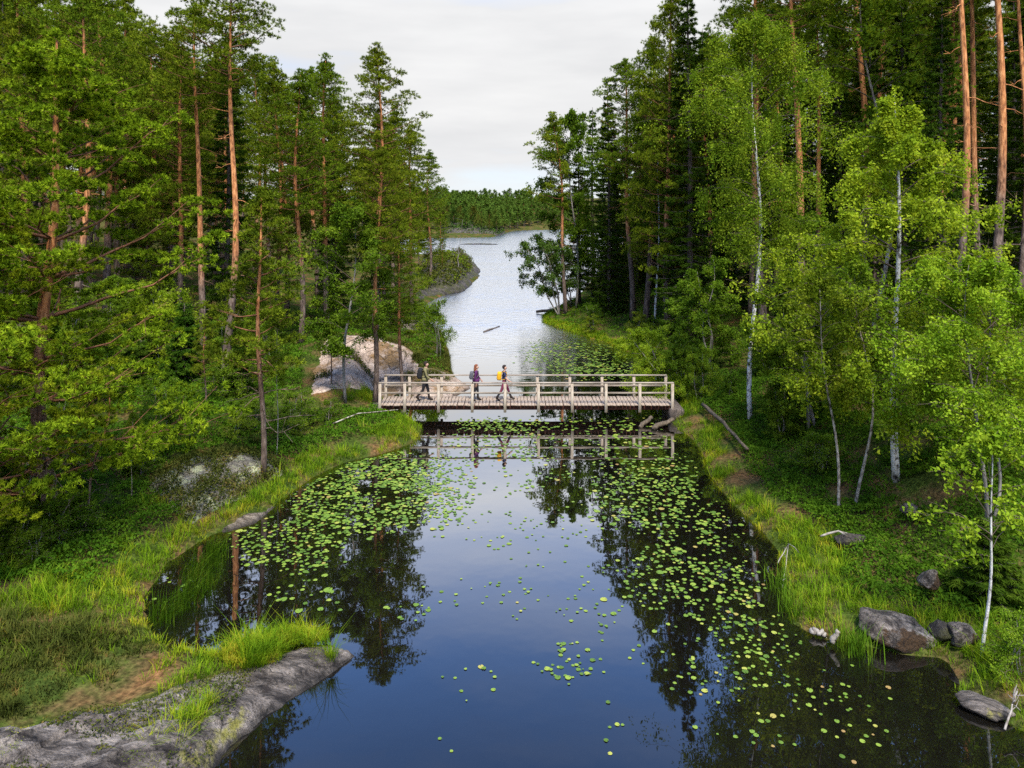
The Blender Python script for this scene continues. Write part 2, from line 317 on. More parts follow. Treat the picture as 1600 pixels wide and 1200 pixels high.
def water_mat():
    m, nt, N, L = new_mat('lake_water')
    tc = N('ShaderNodeTexCoord'); sp = N('ShaderNodeSeparateXYZ'); L(tc.outputs['Object'], sp.inputs[0])
    def noise(sc, st, det=3):
        mp = N('ShaderNodeMapping'); mp.inputs['Scale'].default_value = st; L(tc.outputs['Object'], mp.inputs[0])
        n = N('ShaderNodeTexNoise'); n.inputs['Scale'].default_value = sc; n.inputs['Detail'].default_value = det; L(mp.outputs[0], n.inputs[0]); return n
    calm = noise(1.1, (1, 1, 1), 2)
    rip = noise(2.6, (.45, 1.1, 1), 4)
    patch = noise(.10, (.8, 1.5, 1), 2)
    # wind reaches the open lake beyond the footbridge
    y = N('ShaderNodeMapRange'); y.interpolation_type = 'SMOOTHSTEP'; y.inputs['From Min'].default_value = 38; y.inputs['From Max'].default_value = 62; L(sp.outputs['Y'], y.inputs['Value'])
    pr = N('ShaderNodeMapRange'); pr.inputs['From Min'].default_value = .35; pr.inputs['From Max'].default_value = .6; pr.inputs['To Min'].default_value = .55; L(patch.outputs[0], pr.inputs['Value'])
    a = N('ShaderNodeMath'); a.operation = 'MULTIPLY'; L(y.outputs[0], a.inputs[0]); L(pr.outputs[0], a.inputs[1])
    b1 = N('ShaderNodeBump'); b1.inputs['Strength'].default_value = .05; b1.inputs['Distance'].default_value = .05; L(calm.outputs[0], b1.inputs['Height'])
    b2 = N('ShaderNodeBump'); b2.inputs['Distance'].default_value = .085; L(a.outputs[0], b2.inputs['Strength']); L(rip.outputs[0], b2.inputs['Height']); L(b1.outputs[0], b2.inputs['Normal'])
    lw = N('ShaderNodeLayerWeight'); lw.inputs['Blend'].default_value = .5; L(b1.outputs[0], lw.inputs['Normal'])
    pw = N('ShaderNodeMath'); pw.operation = 'POWER'; pw.inputs[1].default_value = 3.4; L(lw.outputs['Facing'], pw.inputs[0])
    ma = N('ShaderNodeMath'); ma.operation = 'MULTIPLY_ADD'; ma.inputs[1].default_value = 1.9; ma.inputs[2].default_value = .02; ma.use_clamp = True; L(pw.outputs[0], ma.inputs[0])
    g = N('ShaderNodeBsdfGlossy'); ro = N('ShaderNodeMapRange'); ro.inputs['To Min'].default_value = .012; ro.inputs['To Max'].default_value = .2; L(y.outputs[0], ro.inputs['Value']); L(ro.outputs[0], g.inputs['Roughness']); g.inputs[0].default_value = (1, 1, 1, 1); L(b2.outputs[0], g.inputs['Normal'])
    d = N('ShaderNodeBsdfDiffuse'); d.inputs[0].default_value = (.004, .0035, .0025, 1)
    mx = N('ShaderNodeMixShader'); L(ma.outputs[0], mx.inputs[0]); L(d.outputs[0], mx.inputs[1]); L(g.outputs[0], mx.inputs[2])
    o = N('ShaderNodeOutputMaterial'); L(mx.outputs[0], o.inputs[0]); return m
wm = mesh('water', [(-500, -70, 0), (500, -70, 0), (500, 700, 0), (-500, 700, 0)], [(0, 1, 2), (0, 2, 3)], water_mat())
tag(obj('water', wm), kind='structure')

# ------------------------------------------------------------------ rocks
def rock_mat(name, stops, sc=1.2, stretch=(1, 1, 1), lichen=None, angle=0., moss=None, bs=.16):
    m, nt, N, L = new_mat(name)
    tc = N('ShaderNodeTexCoord'); mp = N('ShaderNodeMapping'); mp.inputs['Rotation'].default_value = (0, 0, angle); mp.inputs['Scale'].default_value = stretch; L(tc.outputs['Object'], mp.inputs[0])
    n = N('ShaderNodeTexNoise'); n.inputs['Scale'].default_value = sc*2; n.inputs['Detail'].default_value = 9; n.inputs['Roughness'].default_value = .68; L(mp.outputs[0], n.inputs[0])
    r = ramp(N, dim(stops)); L(n.outputs[0], r.inputs[0]); col = r.outputs[0]
    for lc, s_, lo, hi in [x for x in (lichen, moss) if x]:
        n3 = N('ShaderNodeTexNoise'); n3.inputs['Scale'].default_value = s_; n3.inputs['Detail'].default_value = 7; n3.inputs['Roughness'].default_value = .65; L(tc.outputs['Object'], n3.inputs[0])
        f = N('ShaderNodeMapRange'); f.inputs['From Min'].default_value = lo; f.inputs['From Max'].default_value = hi; L(n3.outputs[0], f.inputs['Value'])
        mx = N('ShaderNodeMix'); mx.data_type = 'RGBA'; L(f.outputs[0], mx.inputs[0]); L(col, mx.inputs[6]); mx.inputs[7].default_value = (*lc, 1); col = mx.outputs[2]
    fg = N('ShaderNodeTexNoise'); fg.inputs['Scale'].default_value = sc*22; fg.inputs['Detail'].default_value = 6; fg.inputs['Roughness'].default_value = .75; L(mp.outputs[0], fg.inputs[0])
    fr = ramp(N, [(.35, (.35, .35, .35)), (.5, (.95, .95, .95)), (.68, (1.5, 1.45, 1.4))]); L(fg.outputs[0], fr.inputs[0])
    wp = N('ShaderNodeVectorMath'); wp.operation = 'MULTIPLY_ADD'; wp.inputs[1].default_value = (.5, .5, .5); L(n.outputs['Color'], wp.inputs[0]); L(mp.outputs[0], wp.inputs[2])
    vo = N('ShaderNodeTexVoronoi'); vo.feature = 'DISTANCE_TO_EDGE'; vo.inputs['Scale'].default_value = sc*1.5; L(wp.outputs[0], vo.inputs['Vector'])
    ck = N('ShaderNodeMapRange'); ck.inputs['From Min'].default_value = .0; ck.inputs['From Max'].default_value = .035; ck.inputs['To Min'].default_value = .25; L(vo.outputs['Distance'], ck.inputs['Value'])
    ge = N('ShaderNodeNewGeometry'); gs = N('ShaderNodeSeparateXYZ'); L(ge.outputs['Position'], gs.inputs[0])
    wt = N('ShaderNodeMapRange'); wt.inputs['From Min'].default_value = .03; wt.inputs['From Max'].default_value = .14; wt.inputs['To Min'].default_value = .3; L(gs.outputs['Z'], wt.inputs['Value'])
    cw = N('ShaderNodeMath'); cw.operation = 'MULTIPLY'; L(ck.outputs[0], cw.inputs[0]); L(wt.outputs[0], cw.inputs[1])
    c1 = N('ShaderNodeMix'); c1.data_type = 'RGBA'; c1.blend_type = 'MULTIPLY'; c1.inputs[0].default_value = 1; L(col, c1.inputs[6]); L(fr.outputs[0], c1.inputs[7])
    c2 = N('ShaderNodeVectorMath'); c2.operation = 'SCALE'; L(c1.outputs[2], c2.inputs[0]); L(cw.outputs[0], c2.inputs['Scale']); col = c2.outputs[0]
    v = N('ShaderNodeTexNoise'); v.inputs['Scale'].default_value = sc*9; v.inputs['Detail'].default_value = 8; v.inputs['Roughness'].default_value = .7; L(mp.outputs[0], v.inputs[0])
    bp = N('ShaderNodeBump'); bp.inputs['Strength'].default_value = 1; bp.inputs['Distance'].default_value = bs; L(v.outputs[0], bp.inputs['Height'])
    p = N('ShaderNodeBsdfPrincipled'); p.inputs['Roughness'].default_value = .85; p.inputs['Specular IOR Level'].default_value = .3
    L(col, p.inputs['Base Color']); L(bp.outputs[0], p.inputs['Normal'])
    o = N('ShaderNodeOutputMaterial'); L(p.outputs[0], o.inputs[0]); return m
GREY = [(.38, (.035, .027, .022)), (.46, (.12, .10, .082)), (.55, (.25, .21, .175)), (.64, (.42, .36, .30))]
M['rock_front'] = rock_mat('grey_gneiss', GREY, 1.0, (.35, 1.6, 1), ((.24, .22, .05), 1.1, .60, .68), angle=math.radians(-32))
M['rock_slab'] = rock_mat('tan_slab', [(.34, (.16, .11, .08)), (.47, (.36, .265, .195)), (.6, (.48, .37, .285)), (.72, (.58, .47, .38))], .7, (1, 1, 1), ((.17, .10, .04), .5, .54, .62), bs=.06)
M['rock_ledge'] = rock_mat('pale_ledge', [(.36, (.08, .06, .04)), (.48, (.27, .215, .155)), (.62, (.46, .38, .29))], 1.2, (.6, 1.5, 1))
M['rock_lichen'] = rock_mat('lichen_rock', [(.3, (.1, .085, .06)), (.5, (.25, .22, .16)), (.7, (.4, .37, .27))], 1.2, (1, 1, 1), ((.42, .43, .24), 1.6, .48, .58), moss=((.13, .10, .03), .9, .55, .62))
M['rock_moss'] = rock_mat('mossy_boulder', GREY, 1.0, (1, 1, 1), ((.055, .03, .012), .8, .52, .56))
M['rock_dark'] = rock_mat('dark_shore_rock', [(.34, (.02, .017, .013)), (.48, (.06, .05, .04)), (.62, (.15, .125, .10))], 1.0, (1, 1, 1), ((.05, .05, .015), .7, .48, .58))
ROCKS = []
def rock_patch(name, P, mat, label, amp, seed, res=.1, prof=.8, ridge=(0, 1), rs=1.0, group=None, base=None, edge=.12, cat='rock', stp=.45, rg=.34, big=0.):
    """bedrock that swells out of the ground inside outline P (world XY); its rim dives under the soil"""
    P = np.asarray(P); ROCKS.append(P)
    lo, hi = P.min(0)-.3, P.max(0)+.3
    xs = np.arange(lo[0], hi[0]+res, res); ys = np.arange(lo[1], hi[1]+res, res); X, Y = np.meshgrid(xs, ys); x, y = X.ravel(), Y.ravel()
    js = 1+big*2.2; jx = x+fbm(x*.9/js, y*.9/js, seed+5, 4)*.35*js; jy = y+fbm(x*.9/js, y*.9/js, seed+8, 4)*.35*js
    ins = inside(jx, jy, P); d = seg_dist(jx, jy, np.vstack([P, P[:1]])); d = np.where(ins, d, -d)
    c, s = ridge; u = x*c+y*s; v = -x*s+y*c
    rid = 1-np.abs(fbm(u*.35*rs, v*1.5*rs, seed, 4))*1.6
    step = np.floor(fbm(u*.3*rs, v*.9*rs, seed+31, 3)*5)/5
    up = 1-np.exp(-np.maximum(d, 0)/prof)
    zb = height(x, y) if base is None else np.full(x.shape, base)
    z = zb+amp*up*(.62+rg*rid+stp*step)+fbm(u*2.2, v*6, seed+2, 4)*.09*np.minimum(amp*2, 1)+fbm(x*5, y*5, seed+4, 2)*.03+big*up*fbm(x*.45, y*.45, seed+6, 4)-edge+np.minimum(d, 0)*1.2
    if base is None: z = np.where(d > .1, np.maximum(z, zb+.05), z)
    n = len(xs); T = grid_tris(n, len(ys)); keep = (d[T] > -.28).any(1); T = T[keep]
    used = np.unique(T); mp = np.full(len(x), -1); mp[used] = np.arange(len(used))
    ctr = np.array((P[:, 0].mean(), P[:, 1].mean(), 0.))
    V = np.stack([x, y, z], -1)[used]-ctr
    o = obj(name, mesh(name, V, mp[T], mat, smooth=False), loc=ctr)
    tag(o, label, cat, group); return o
def pix(pts, z=0.): return np.array([at(p[0], p[1], p[2] if len(p) > 2 else z)[:2] for p in pts])

OC = rock_patch('rock_outcrop', np.vstack([pix([(566, 1032, -.2), (535, 1003, .1), (470, 1008, .2), (400, 1035, .25), (320, 1062, .3), (230, 1090, .4), (100, 1085, .7), (0, 1100, .9), (-90, 1120, 1.0)]),
    np.array([(-13, 9), (-9, 8)]), pix([(325, 1240, -.2), (385, 1172, -.2), (445, 1122, -.2), (500, 1086, -.2)])]), M['rock_front'],
    'long sloping grey bedrock outcrop reaching into the water at bottom left', .6, 11, stp=.95, res=.05, prof=.4, ridge=(math.cos(math.radians(38)), math.sin(math.radians(38))), rs=1.1)
rock_patch('rock_ledge', pix([(326, 842), (404, 823), (460, 777), (476, 760, .1), (425, 782, .25), (345, 815, .25)]), M['rock_ledge'],
    'low pale rock ledge at the waterline below the lichen mound', .26, 21, res=.06, prof=.25, ridge=(.5, .85))
LR = rock_patch('lichen_rock', pix([(305, 800, .7), (395, 752, .7), (445, 718, .8), (430, 680, 1.3), (350, 655, 1.8), (270, 670, 1.9), (225, 705, 1.6), (250, 745, 1.2)]), M['rock_lichen'],
    'rounded rock mound crusted with pale lichen on the left bank', .7, 33, res=.1, prof=.8)
SLB = rock_patch('rock_slab', pix([(482, 620, .9), (490, 575, 1.4), (505, 530, 2.0), (525, 510, 2.4), (600, 507, 2.4), (640, 525, 1.9), (662, 556, 1.4), (672, 575, 1.0), (655, 596, .6), (628, 587, .5), (592, 593, .6), (560, 606, .8)]), M['rock_slab'],
    'broad bare tan rock slab behind the left end of the bridge', .45, 41, res=.11, prof=.6, rs=.5, stp=.2, rg=.12, edge=.06)
rock_patch('rock_ledge', pix([(636, 606, .2), (650, 637, 0), (692, 633, 0), (740, 607, 0), (712, 588, .1), (680, 580, .4), (648, 588, .4)]), M['rock_slab'],
    'low tan rock shelf at the water behind the bridge railing', .16, 45, res=.08, prof=.5, rs=.8)
HL = rock_patch('lakeside_rock', pix([(655, 470, .5), (690, 462), (722, 455), (753, 431), (738, 410), (700, 404), (660, 410, 1)]), M['rock_dark'],
    'dark rocky headland jutting into the lake from the left', 2.4, 51, res=.3, prof=2.5, rs=.3, big=1.6)
FS = rock_patch('shore_boulder_bank', pix([(684, 371.5), (776, 370.5), (790, 364), (690, 365)]), M['rock_dark'],
    'low rocky shore at the far end of the lake', 1.1, 57, res=.5, prof=2, rs=.2, big=1.0)
def boulder(name, loc, size, mat, label, seed, rz=0, group=None, flat=.0, tilt=(0, 0)):
    r = np.random.default_rng(seed); bm = bmesh.new(); bmesh.ops.create_icosphere(bm, subdivisions=4, radius=1)
    V = np.array([v.co for v in bm.verts]); T = np.array([[v.index for v in f.verts] for f in bm.faces]); bm.free()
    for _ in range(11):
        n = unit(r.normal(size=3)); k = r.uniform(.5, .82); d = V@n; V = V-np.maximum(d-k, 0)[:, None]*n*.92
    V += unit(V)*(fbm(V[:, 0]*2+seed, V[:, 1]*2+V[:, 2]*1.7, seed, 4)*.14)[:, None]
    V[:, 2] = np.where(V[:, 2] > 0, V[:, 2], V[:, 2]*.7)
    o = obj(name, mesh(name, V*np.asarray(size), T, mat, smooth=False), loc=loc, rz=rz); o.rotation_euler = (tilt[0], tilt[1], rz)
    tag(o, label, 'rock', group); ROCKS.append(np.array([(loc[0]+math.cos(a)*size[0]*.7, loc[1]+math.sin(a)*size[1]*.7) for a in np.arange(8)*TAU/8]))
    return o
p = at(1402, 985, .25); boulder('boulder', p, (.98, .62, .42), M['rock_moss'], 'large flat boulder with brown moss patch at the right waterline', 3, -.3, tilt=(.12, .12))
p = at(1500, 1000, .3); boulder('boulder', p, (.42, .4, .38), M['rock_moss'], 'grey boulder between the flat mossy boulder and the slim birch', 5, .5)
p = at(1470, 985, .4); boulder('boulder', p, (.26, .3, .3), M['rock_dark'], 'small dark boulder behind the flat mossy boulder', 6, .2)
p = at(1535, 1105, .05); boulder('boulder', p, (.55, .38, .22), M['rock_front'], 'low brown stone at the water in the bottom right corner', 8, -.4)
p = at(1330, 848, .5); boulder('boulder', p, (.55, .4, .3), M['rock_dark'], 'grey stone under bleached driftwood on the right bank', 12, .1)
p = at(1425, 800, 1.2); boulder('boulder', p, (.35, .3, .3), M['rock_moss'], 'pale stone among dark bilberry on the right slope', 14, .1)
p = at(1452, 905, .8); boulder('boulder', p, (.3, .3, .3), M['rock_moss'], 'small pale stone above the flat mossy boulder', 15, .9)
p = at(1215, 700, .5); boulder('boulder', p, (.35, .28, .2), M['rock_dark'], 'small stone in grass beside the tall white birch', 16, .9)
p = at(865, 148+235, 0); 
p = at(775, 382, 0); boulder('skerry', (p[0]-4, p[1], -.05), (6, 3.0, .5), M['rock_dark'], 'low dark skerry in the far lake', 18)
p = at(632, 488, 2.0); boulder('boulder', (p[0], p[1], h1(p[0], p[1])+.2), (1.2, 1.0, .8), M['rock_ledge'], 'pale boulder among trees above the bare rock slab', 19)
def on_rock(X, Y):
    r = np.zeros(X.shape, bool)
    for P in ROCKS:
        b = (X > P[:, 0].min()) & (X < P[:, 0].max()) & (Y > P[:, 1].min()) & (Y < P[:, 1].max())
        if b.any(): r |= b & inside(X, Y, P)
    return r
# ------------------------------------------------------------------ foliage generators
def needle_tris(P, Dn, k, ln, wd, spread, r):
    n = len(P); B = np.repeat(P, k, 0); D = np.repeat(Dn, k, 0)
    d = unit(D+r.normal(size=B.shape)*spread); s = unit(np.cross(d, r.normal(size=B.shape)))
    l = (ln*r.uniform(.7, 1.25, len(B)))[:, None]; w = wd*r.uniform(.7, 1.3, len(B))[:, None]
    V = np.stack([B-s*w, B+s*w, B+d*l], 1).reshape(-1, 3)
    return V, np.arange(len(V)).reshape(-1, 3)
def leaf_quads(P, size, r, up=.35, ratio=.62):
    n = len(P); d = unit(r.normal(size=(n, 3))+np.array((0, 0, -.35))); nn = unit(r.normal(size=(n, 3))+np.array((0, 0, up*2)))
    s = unit(np.cross(d, nn)); z = (size*r.uniform(.65, 1.3, n))[:, None]
    f = unit(np.cross(s, d))*z*.12
    V = np.stack([P-d*z*.5, P+s*z*ratio*.5+f, P+d*z*.5, P-s*z*ratio*.5+f], 1).reshape(-1, 3)
    i = np.arange(n)[:, None]*4
    return V, np.concatenate([i+np.array([[0, 1, 2]]), i+np.array([[0, 2, 3]])], 0)
def trunk_pts(r, H, wob=.15, n=16, lean=0.0):
    t = np.linspace(0, 1, n); ph = r.uniform(0, TAU, 4)
    x = wob*(np.sin(t*4+ph[0])-np.sin(ph[0]))+wob*.5*(np.sin(t*9+ph[1])-np.sin(ph[1]))+lean*H*t
    y = wob*(np.sin(t*4.6+ph[2])-np.sin(ph[2]))+wob*.5*(np.sin(t*8+ph[3])-np.sin(ph[3]))
    return t, np.stack([x, y, t*H], -1)
def on_trunk(P, H, z):
    zz = P[:, 2]; return np.array([np.interp(z, zz, P[:, k]) for k in range(3)])
class Proto: pass
def proto(trunk, crown, H, tn, cn, tm, cm):
    p = Proto(); p.H = H; p.trunk = trunk.mesh(tn, tm, True); p.crown = crown.mesh(cn, cm) if crown is not None and crown.n else None; return p

def make_pine(seed, H=20., cb=.5, R=2.6, nb=44, nc=6, nt=17, k=15, ln=.165, wd=.0165, rc=.55, r0=.2, dead=14, mat='needle', bark='pinebark', wob=.22, top=.3, flat=.62, side=None, whorl=0):
    r = np.random.default_rng(seed); tr, cr = MB(), MB(); t, P = trunk_pts(r, H, wob)
    tr.tube(P, r0*(1-t)**.75*(1+.25*np.exp(-t*30))+.022, 9)
    TP, TD = [], []
    az = r.uniform(0, TAU)
    for i in range(nb):
        u = ((i//whorl*whorl+r.uniform(0, .8)) if whorl else (i+r.uniform(0, .9)))/nb; z = H*(cb+(1-cb)*u*.97); az += 2.4+r.normal()*.5
        L = R*((1-u)**.65*(.65+.6*min(1, u*3))*(1-top)+top*(1-u**4))*r.uniform(.6, 1.15)
        d = np.array((math.cos(az), math.sin(az), 0))
        if side is not None:
            L *= max(.18, .5+.62*(d@np.array((math.cos(side), math.sin(side), 0))))
        L = max(L, .35); up = -.02+.85*u+r.normal()*.22
        b0 = on_trunk(P, H, z); s = np.linspace(0, 1, 6)[:, None]; sw = np.cross(d, (0, 0, 1))*r.normal()*.25
        B = b0+d*s*L+np.array((0, 0, 1))*(up*s*L*.6+.22*L*s**2.2)+sw*np.sin(s*3)*L*.4+r.normal(size=(6, 3))*.03*L*s
        tr.tube(B, np.linspace(.014+.011*L, .006, 6), 4, False, 1)
        for c in range(nc):
            f = r.uniform(.18, 1.0) if c else 1.0
            q = np.array([np.interp(f, np.linspace(0, 1, 6), B[:, j]) for j in range(3)])
            off = unit(d*.5+np.cross(d, (0, 0, 1))*r.choice((-1, 1))*r.uniform(.4, 1.2)+np.array((0, 0, r.uniform(-.15, .7))))*L*r.uniform(.12, .42)*(0 if c == 0 else 1)
            e = q+off
            if c: tr.tube(np.array([q, q+off*.5+np.array((0, 0, .03)), e]), [.011, .008, .005], 3, False, 1)
            a = rc*r.uniform(.6, 1.2)*(.6+.4*min(1, L/R*1.3)); n = int(nt*r.uniform(.7, 1.2)*(a/rc)**1.3)+3
            o = unit(r.normal(size=(n, 3)))*r.uniform(.25, 1, (n, 1))**.5*a; o[:, 2] *= flat; o[:, 2] = np.abs(o[:, 2])*.9-.08
            TP.append(e+o); TD.append(unit(o*np.array((1, 1, .6))/a+np.array((0, 0, .55))))
    # leading shoot
    q_ = r.uniform(0, 1, 150)**1.3; w_ = (.12+.42*q_)*R/2.8; o = np.stack([r.normal(size=150)*w_, r.normal(size=150)*w_, .3-q_*2.1*R/2.8], -1); TP.append(P[-1]+o); TD.append(unit(o+np.array((0, 0, .8))))
    for i in range(dead):
        z = H*r.uniform(.16, cb+.12); a = r.uniform(0, TAU); L = r.uniform(.5, 1.8); d = np.array((math.cos(a), math.sin(a), r.uniform(-.35, .25))); b0 = on_trunk(P, H, z)
        s = np.linspace(0, 1, 5)[:, None]; B = b0+d*s*L+r.normal(size=(5, 3))*.06*L*s-np.array((0, 0, .15))*L*s**2
        tr.tube(B, np.linspace(.022, .005, 5), 4, False)
        for _ in range(2):
            q = B[r.integers(2, 4)]; e = q+unit(d+r.normal(size=3)*.7)*L*.35; tr.tube(np.array([q, (q+e)/2+r.normal(size=3)*.03, e]), [.009, .007, .004], 3, False)
    TP = np.vstack(TP); TD = np.vstack(TD)
    cr.add(*needle_tris(TP, TD, k, ln, wd, .8, r))
    return proto(tr, cr, H, 'trunk', 'crown', [M[bark], M['pinelimb']], M[mat])

def make_spruce(seed, H=20., cb=.06, R=2.3, dw=.42, mat='spruce', r0=.19, k=5, thin=1.0):
    r = np.random.default_rng(seed); tr, cr = MB(), MB(); t, P = trunk_pts(r, H, .05)
    tr.tube(P, r0*(1-t)**.85+.015, 8); TP, TD = [], []
    z = H*cb; az = 0
    while z < H*.985:
        u = (z/H-cb)/(1-cb); nbr = int(r.integers(5, 8)*(1 if u < .9 else .7))
        for b in range(nbr):
            if r.random() > thin: continue
            az += 2.4+r.normal()*.25; d = np.array((math.cos(az), math.sin(az), 0.)); sd_ = np.cross(d, (0, 0, 1.))
            L = max(.22, R*(1-u)**.8*(.75+.25*min(1, u*6))*r.uniform(.65, 1.12))
            s = np.linspace(0, 1, 6)[:, None]; dr = -.42*(1-u)+.3*u; B = on_trunk(P, H, z+r.uniform(-.15, .15))+d*s*L+np.array((0, 0, 1))*(dr*s*L*1.1+.28*(1-u)*L*s**2.5)+sd_*r.normal()*.12*L*s**2
            tr.tube(B, np.linspace(.012+.008*L, .004, 6), 3, False)
            m = int(7+L*11); f = r.uniform(.12, 1, m)**.8; q = np.stack([np.interp(f, np.linspace(0, 1, 6), B[:, j]) for j in range(3)], -1)
            w = L*.30*(1-f*.75)+.06; sg = r.choice((-1., 1.), m)
            for g in (.35, .7, 1.0):
                pt = q+sd_*(sg*w*g)[:, None]+d*(w*g*.55)[:, None]-np.array((0, 0, 1.))*(w*g*r.uniform(.1, .75, m))[:, None]
                TP.append(pt); TD.append(unit(sd_*sg[:, None]*.8+d*.7+np.array((0, 0, -.55))+r.normal(size=(m, 3))*.2))
        z += dw*r.uniform(.75, 1.2)
    TP = np.vstack(TP); TD = np.vstack(TD)
    cr.add(*needle_tris(TP, TD, k, .17, .022, .45, r))
    return proto(tr, cr, H, 'trunk', 'crown', M['sprucebark'], M[mat])

def make_broad(seed, H=18., cb=.35, R=3.2, env=None, nb=34, ns=6, nt=5, nl=14, tw=.9, leaf=.085, rise=.7, droop=1., stems=1, r0=.13, mat='birch', bark='birchbark', wob=.2, lean=0., spread=.35, up=.35):
    env = env or (lambda u: (1-u)**.6*(.55+.9*min(1, u*2.2)))
    r = np.random.default_rng(seed); tr, cr = MB(), MB(); LP = []
    for st in range(stems):
        hs = H*(1 if st == 0 else r.uniform(.7, .95)); t, P = trunk_pts(r, hs, wob, lean=lean+(0 if st == 0 else r.normal()*.14))
        if stems > 1:
            a = r.uniform(0, TAU); P = P+np.array((math.cos(a), math.sin(a), 0))*(.12+t[:, None]*hs*.10*(st > 0))
        if st == 0: TOP = P[-1].copy()
        tr.tube(P, r0*(.75 if st else 1)*(1-t)**.8+.004, 8)
        az = r.uniform(0, TAU); n_ = max(4, nb//stems)
        for i in range(n_):
            u = (i+r.uniform(0, .9))/n_; z = hs*(cb+(1-cb)*u*.97); az += 2.4+r.normal()*.5; d = np.array((math.cos(az), math.sin(az), 0.))
            L = max(.3*R*.3, R*env(u)*r.uniform(.65, 1.15)); b0 = on_trunk(P, hs, z); s = np.linspace(0, 1, 7)[:, None]
            ri = rise*(.5+u)*r.uniform(.7, 1.2)
            B = b0+d*s*L+np.array((0, 0, 1.))*(ri*L*np.sin(s*2.0)*.62-.18*droop*L*s**3)+np.cross(d, (0, 0, 1))*r.normal()*.2*L*s**1.5+r.normal(size=(7, 3))*.02*L*s
            tr.tube(B, np.linspace(.006+.008*L*(r0/.13)**.5, .003, 7), 4, False, 1)
            for c in range(ns):
                f = r.uniform(.2, 1) if c else 1.; q = np.array([np.interp(f, np.linspace(0, 1, 7), B[:, j]) for j in range(3)])
                dv = unit(d+np.cross(d, (0, 0, 1))*r.normal()*1.1+np.array((0, 0, r.uniform(-.2, .55))))*L*r.uniform(.15, .45)
                e = q+dv; tr.tube(np.array([q, q+dv*.5+np.array((0, 0, .04*L)), e]), [.006, .005, .003], 3, False, 1)
                n = nt; g = r.uniform(0, 1, n)[:, None]; w0 = q+dv*g+np.array((0, 0, .05*L))*np.sin(g*3)
                out = unit(r.normal(size=(n, 3)))*spread*tw
                hang = np.array((0, 0, -1.))*tw*r.uniform(.3, 1, (n, 1))*droop+out
                ss = r.uniform(0, 1, (n, nl, 1)); LP.append((w0[:, None]+hang[:, None]*ss+r.normal(size=(n, nl, 3))*.05*(1+tw*.5)).reshape(-1, 3))
    q_ = r.uniform(0, 1, 260); w_ = R*.07*(.25+q_); LP.append(np.stack([r.normal(size=260)*w_, r.normal(size=260)*w_, R*.05-q_*R*.38], -1)+TOP)
    cr.add(*leaf_quads(np.vstack(LP), leaf, r, up))
    return proto(tr, cr, H, 'trunk', 'crown', [M[bark], M['twig']], M[mat])

PR = {}
PR['pine1'] = make_pine(1, 20, .45, 3.0, 54, rc=.62)
PR['pine2'] = make_pine(2, 20, .34, 2.9, 64, rc=.66)
PR['pine3'] = make_pine(3, 20, .55, 3.1, 46, rc=.66, dead=20)
PR['pine4'] = make_pine(4, 20, .18, 3.2, 78, top=.15, rc=.68)
PR['pine_bare'] = make_pine(5, 22, .72, 3.1, 36, dead=16, r0=.2)
PR['pine_near'] = make_pine(6, 14, .12, 4.4, 54, 12, 15, 28, .125, .0155, .52, .2, 18, 'needle_near', 'pinebark_low', top=.25, flat=.5, whorl=5)
PR['pine_thin'] = make_pine(8, 10, .34, 1.6, 36, 5, 14, 14, .13, .015, .42, .085, 14, 'needle', 'pinebark_low', top=.3, wob=.1)
PR['pine_lean'] = make_pine(9, 17, .52, 2.8, 34, 5, 16, 11, .17, .02, .52, .15, 8, side=math.pi)
PR['spruce1'] = make_spruce(11, 21)
PR['spruce2'] = make_spruce(12, 18, .12, 2.0, .46)
PR['spruce3'] = make_spruce(13, 24, .2, 2.5, .5, thin=.85)
PR['spruce_young'] = make_spruce(14, 4, .03, 1.1, .2, r0=.05)
PR['birch1'] = make_broad(21, 18.5, .42, 3.3, r0=.105, wob=.3, nb=46, ns=9, nt=8, nl=16, tw=1.4, leaf=.105, droop=1.25, rise=.85, spread=.25)
PR['birch2'] = make_broad(22, 16, .4, 2.6, nb=34, ns=7, nt=6, nl=15, tw=1.1, leaf=.11)
PR['birch_broad'] = make_broad(23, 12.5, .16, 4.4, env=lambda u: (1-u)**.75*(.7+.5*min(1, u*3)), nb=50, ns=10, nt=7, nl=16, tw=.8, leaf=.105, mat='bright', rise=.5, r0=.12, spread=.3)
PR['birch_bush'] = make_broad(24, 7, .08, 3.0, env=lambda u: (1-u)**.55*(.6+.5*min(1, u*3)), nb=44, ns=9, nt=7, nl=14, tw=.55, leaf=.085, mat='bright', stems=2, r0=.06, rise=.8, bark='greybark', spread=.3)
PR['birch_crown'] = make_broad(24, 7, .36, 3.0, env=lambda u: (1-u)**.55*(.6+.5*min(1, u*3)), nb=44, ns=9, nt=7, nl=14, tw=.55, leaf=.085, mat='bright', stems=2, r0=.05, rise=.8, bark='greybark', spread=.3)
PR['young_birch'] = make_broad(25, 5, .46, 1.3, env=lambda u: (1-u)**.5*(.7+.5*min(1, u*3)), nb=20, ns=5, nt=4, nl=6, tw=.35, leaf=.105, mat='bright', r0=.034, rise=.9, droop=.5, wob=.1)
PR['alder'] = make_broad(26, 6, .10, 2.1, env=lambda u: (1-u)**.5*(.6+.5*min(1, u*3)), nb=40, ns=8, nt=7, nl=13, tw=.5, leaf=.095, mat='alder', stems=3, r0=.05, bark='greybark', droop=.6)
PR['alder2'] = make_broad(27, 9, .25, 2.3, nb=40, ns=8, nt=7, nl=13, tw=.6, leaf=.10, mat='alder', stems=1, r0=.07, bark='greybark', droop=.6)
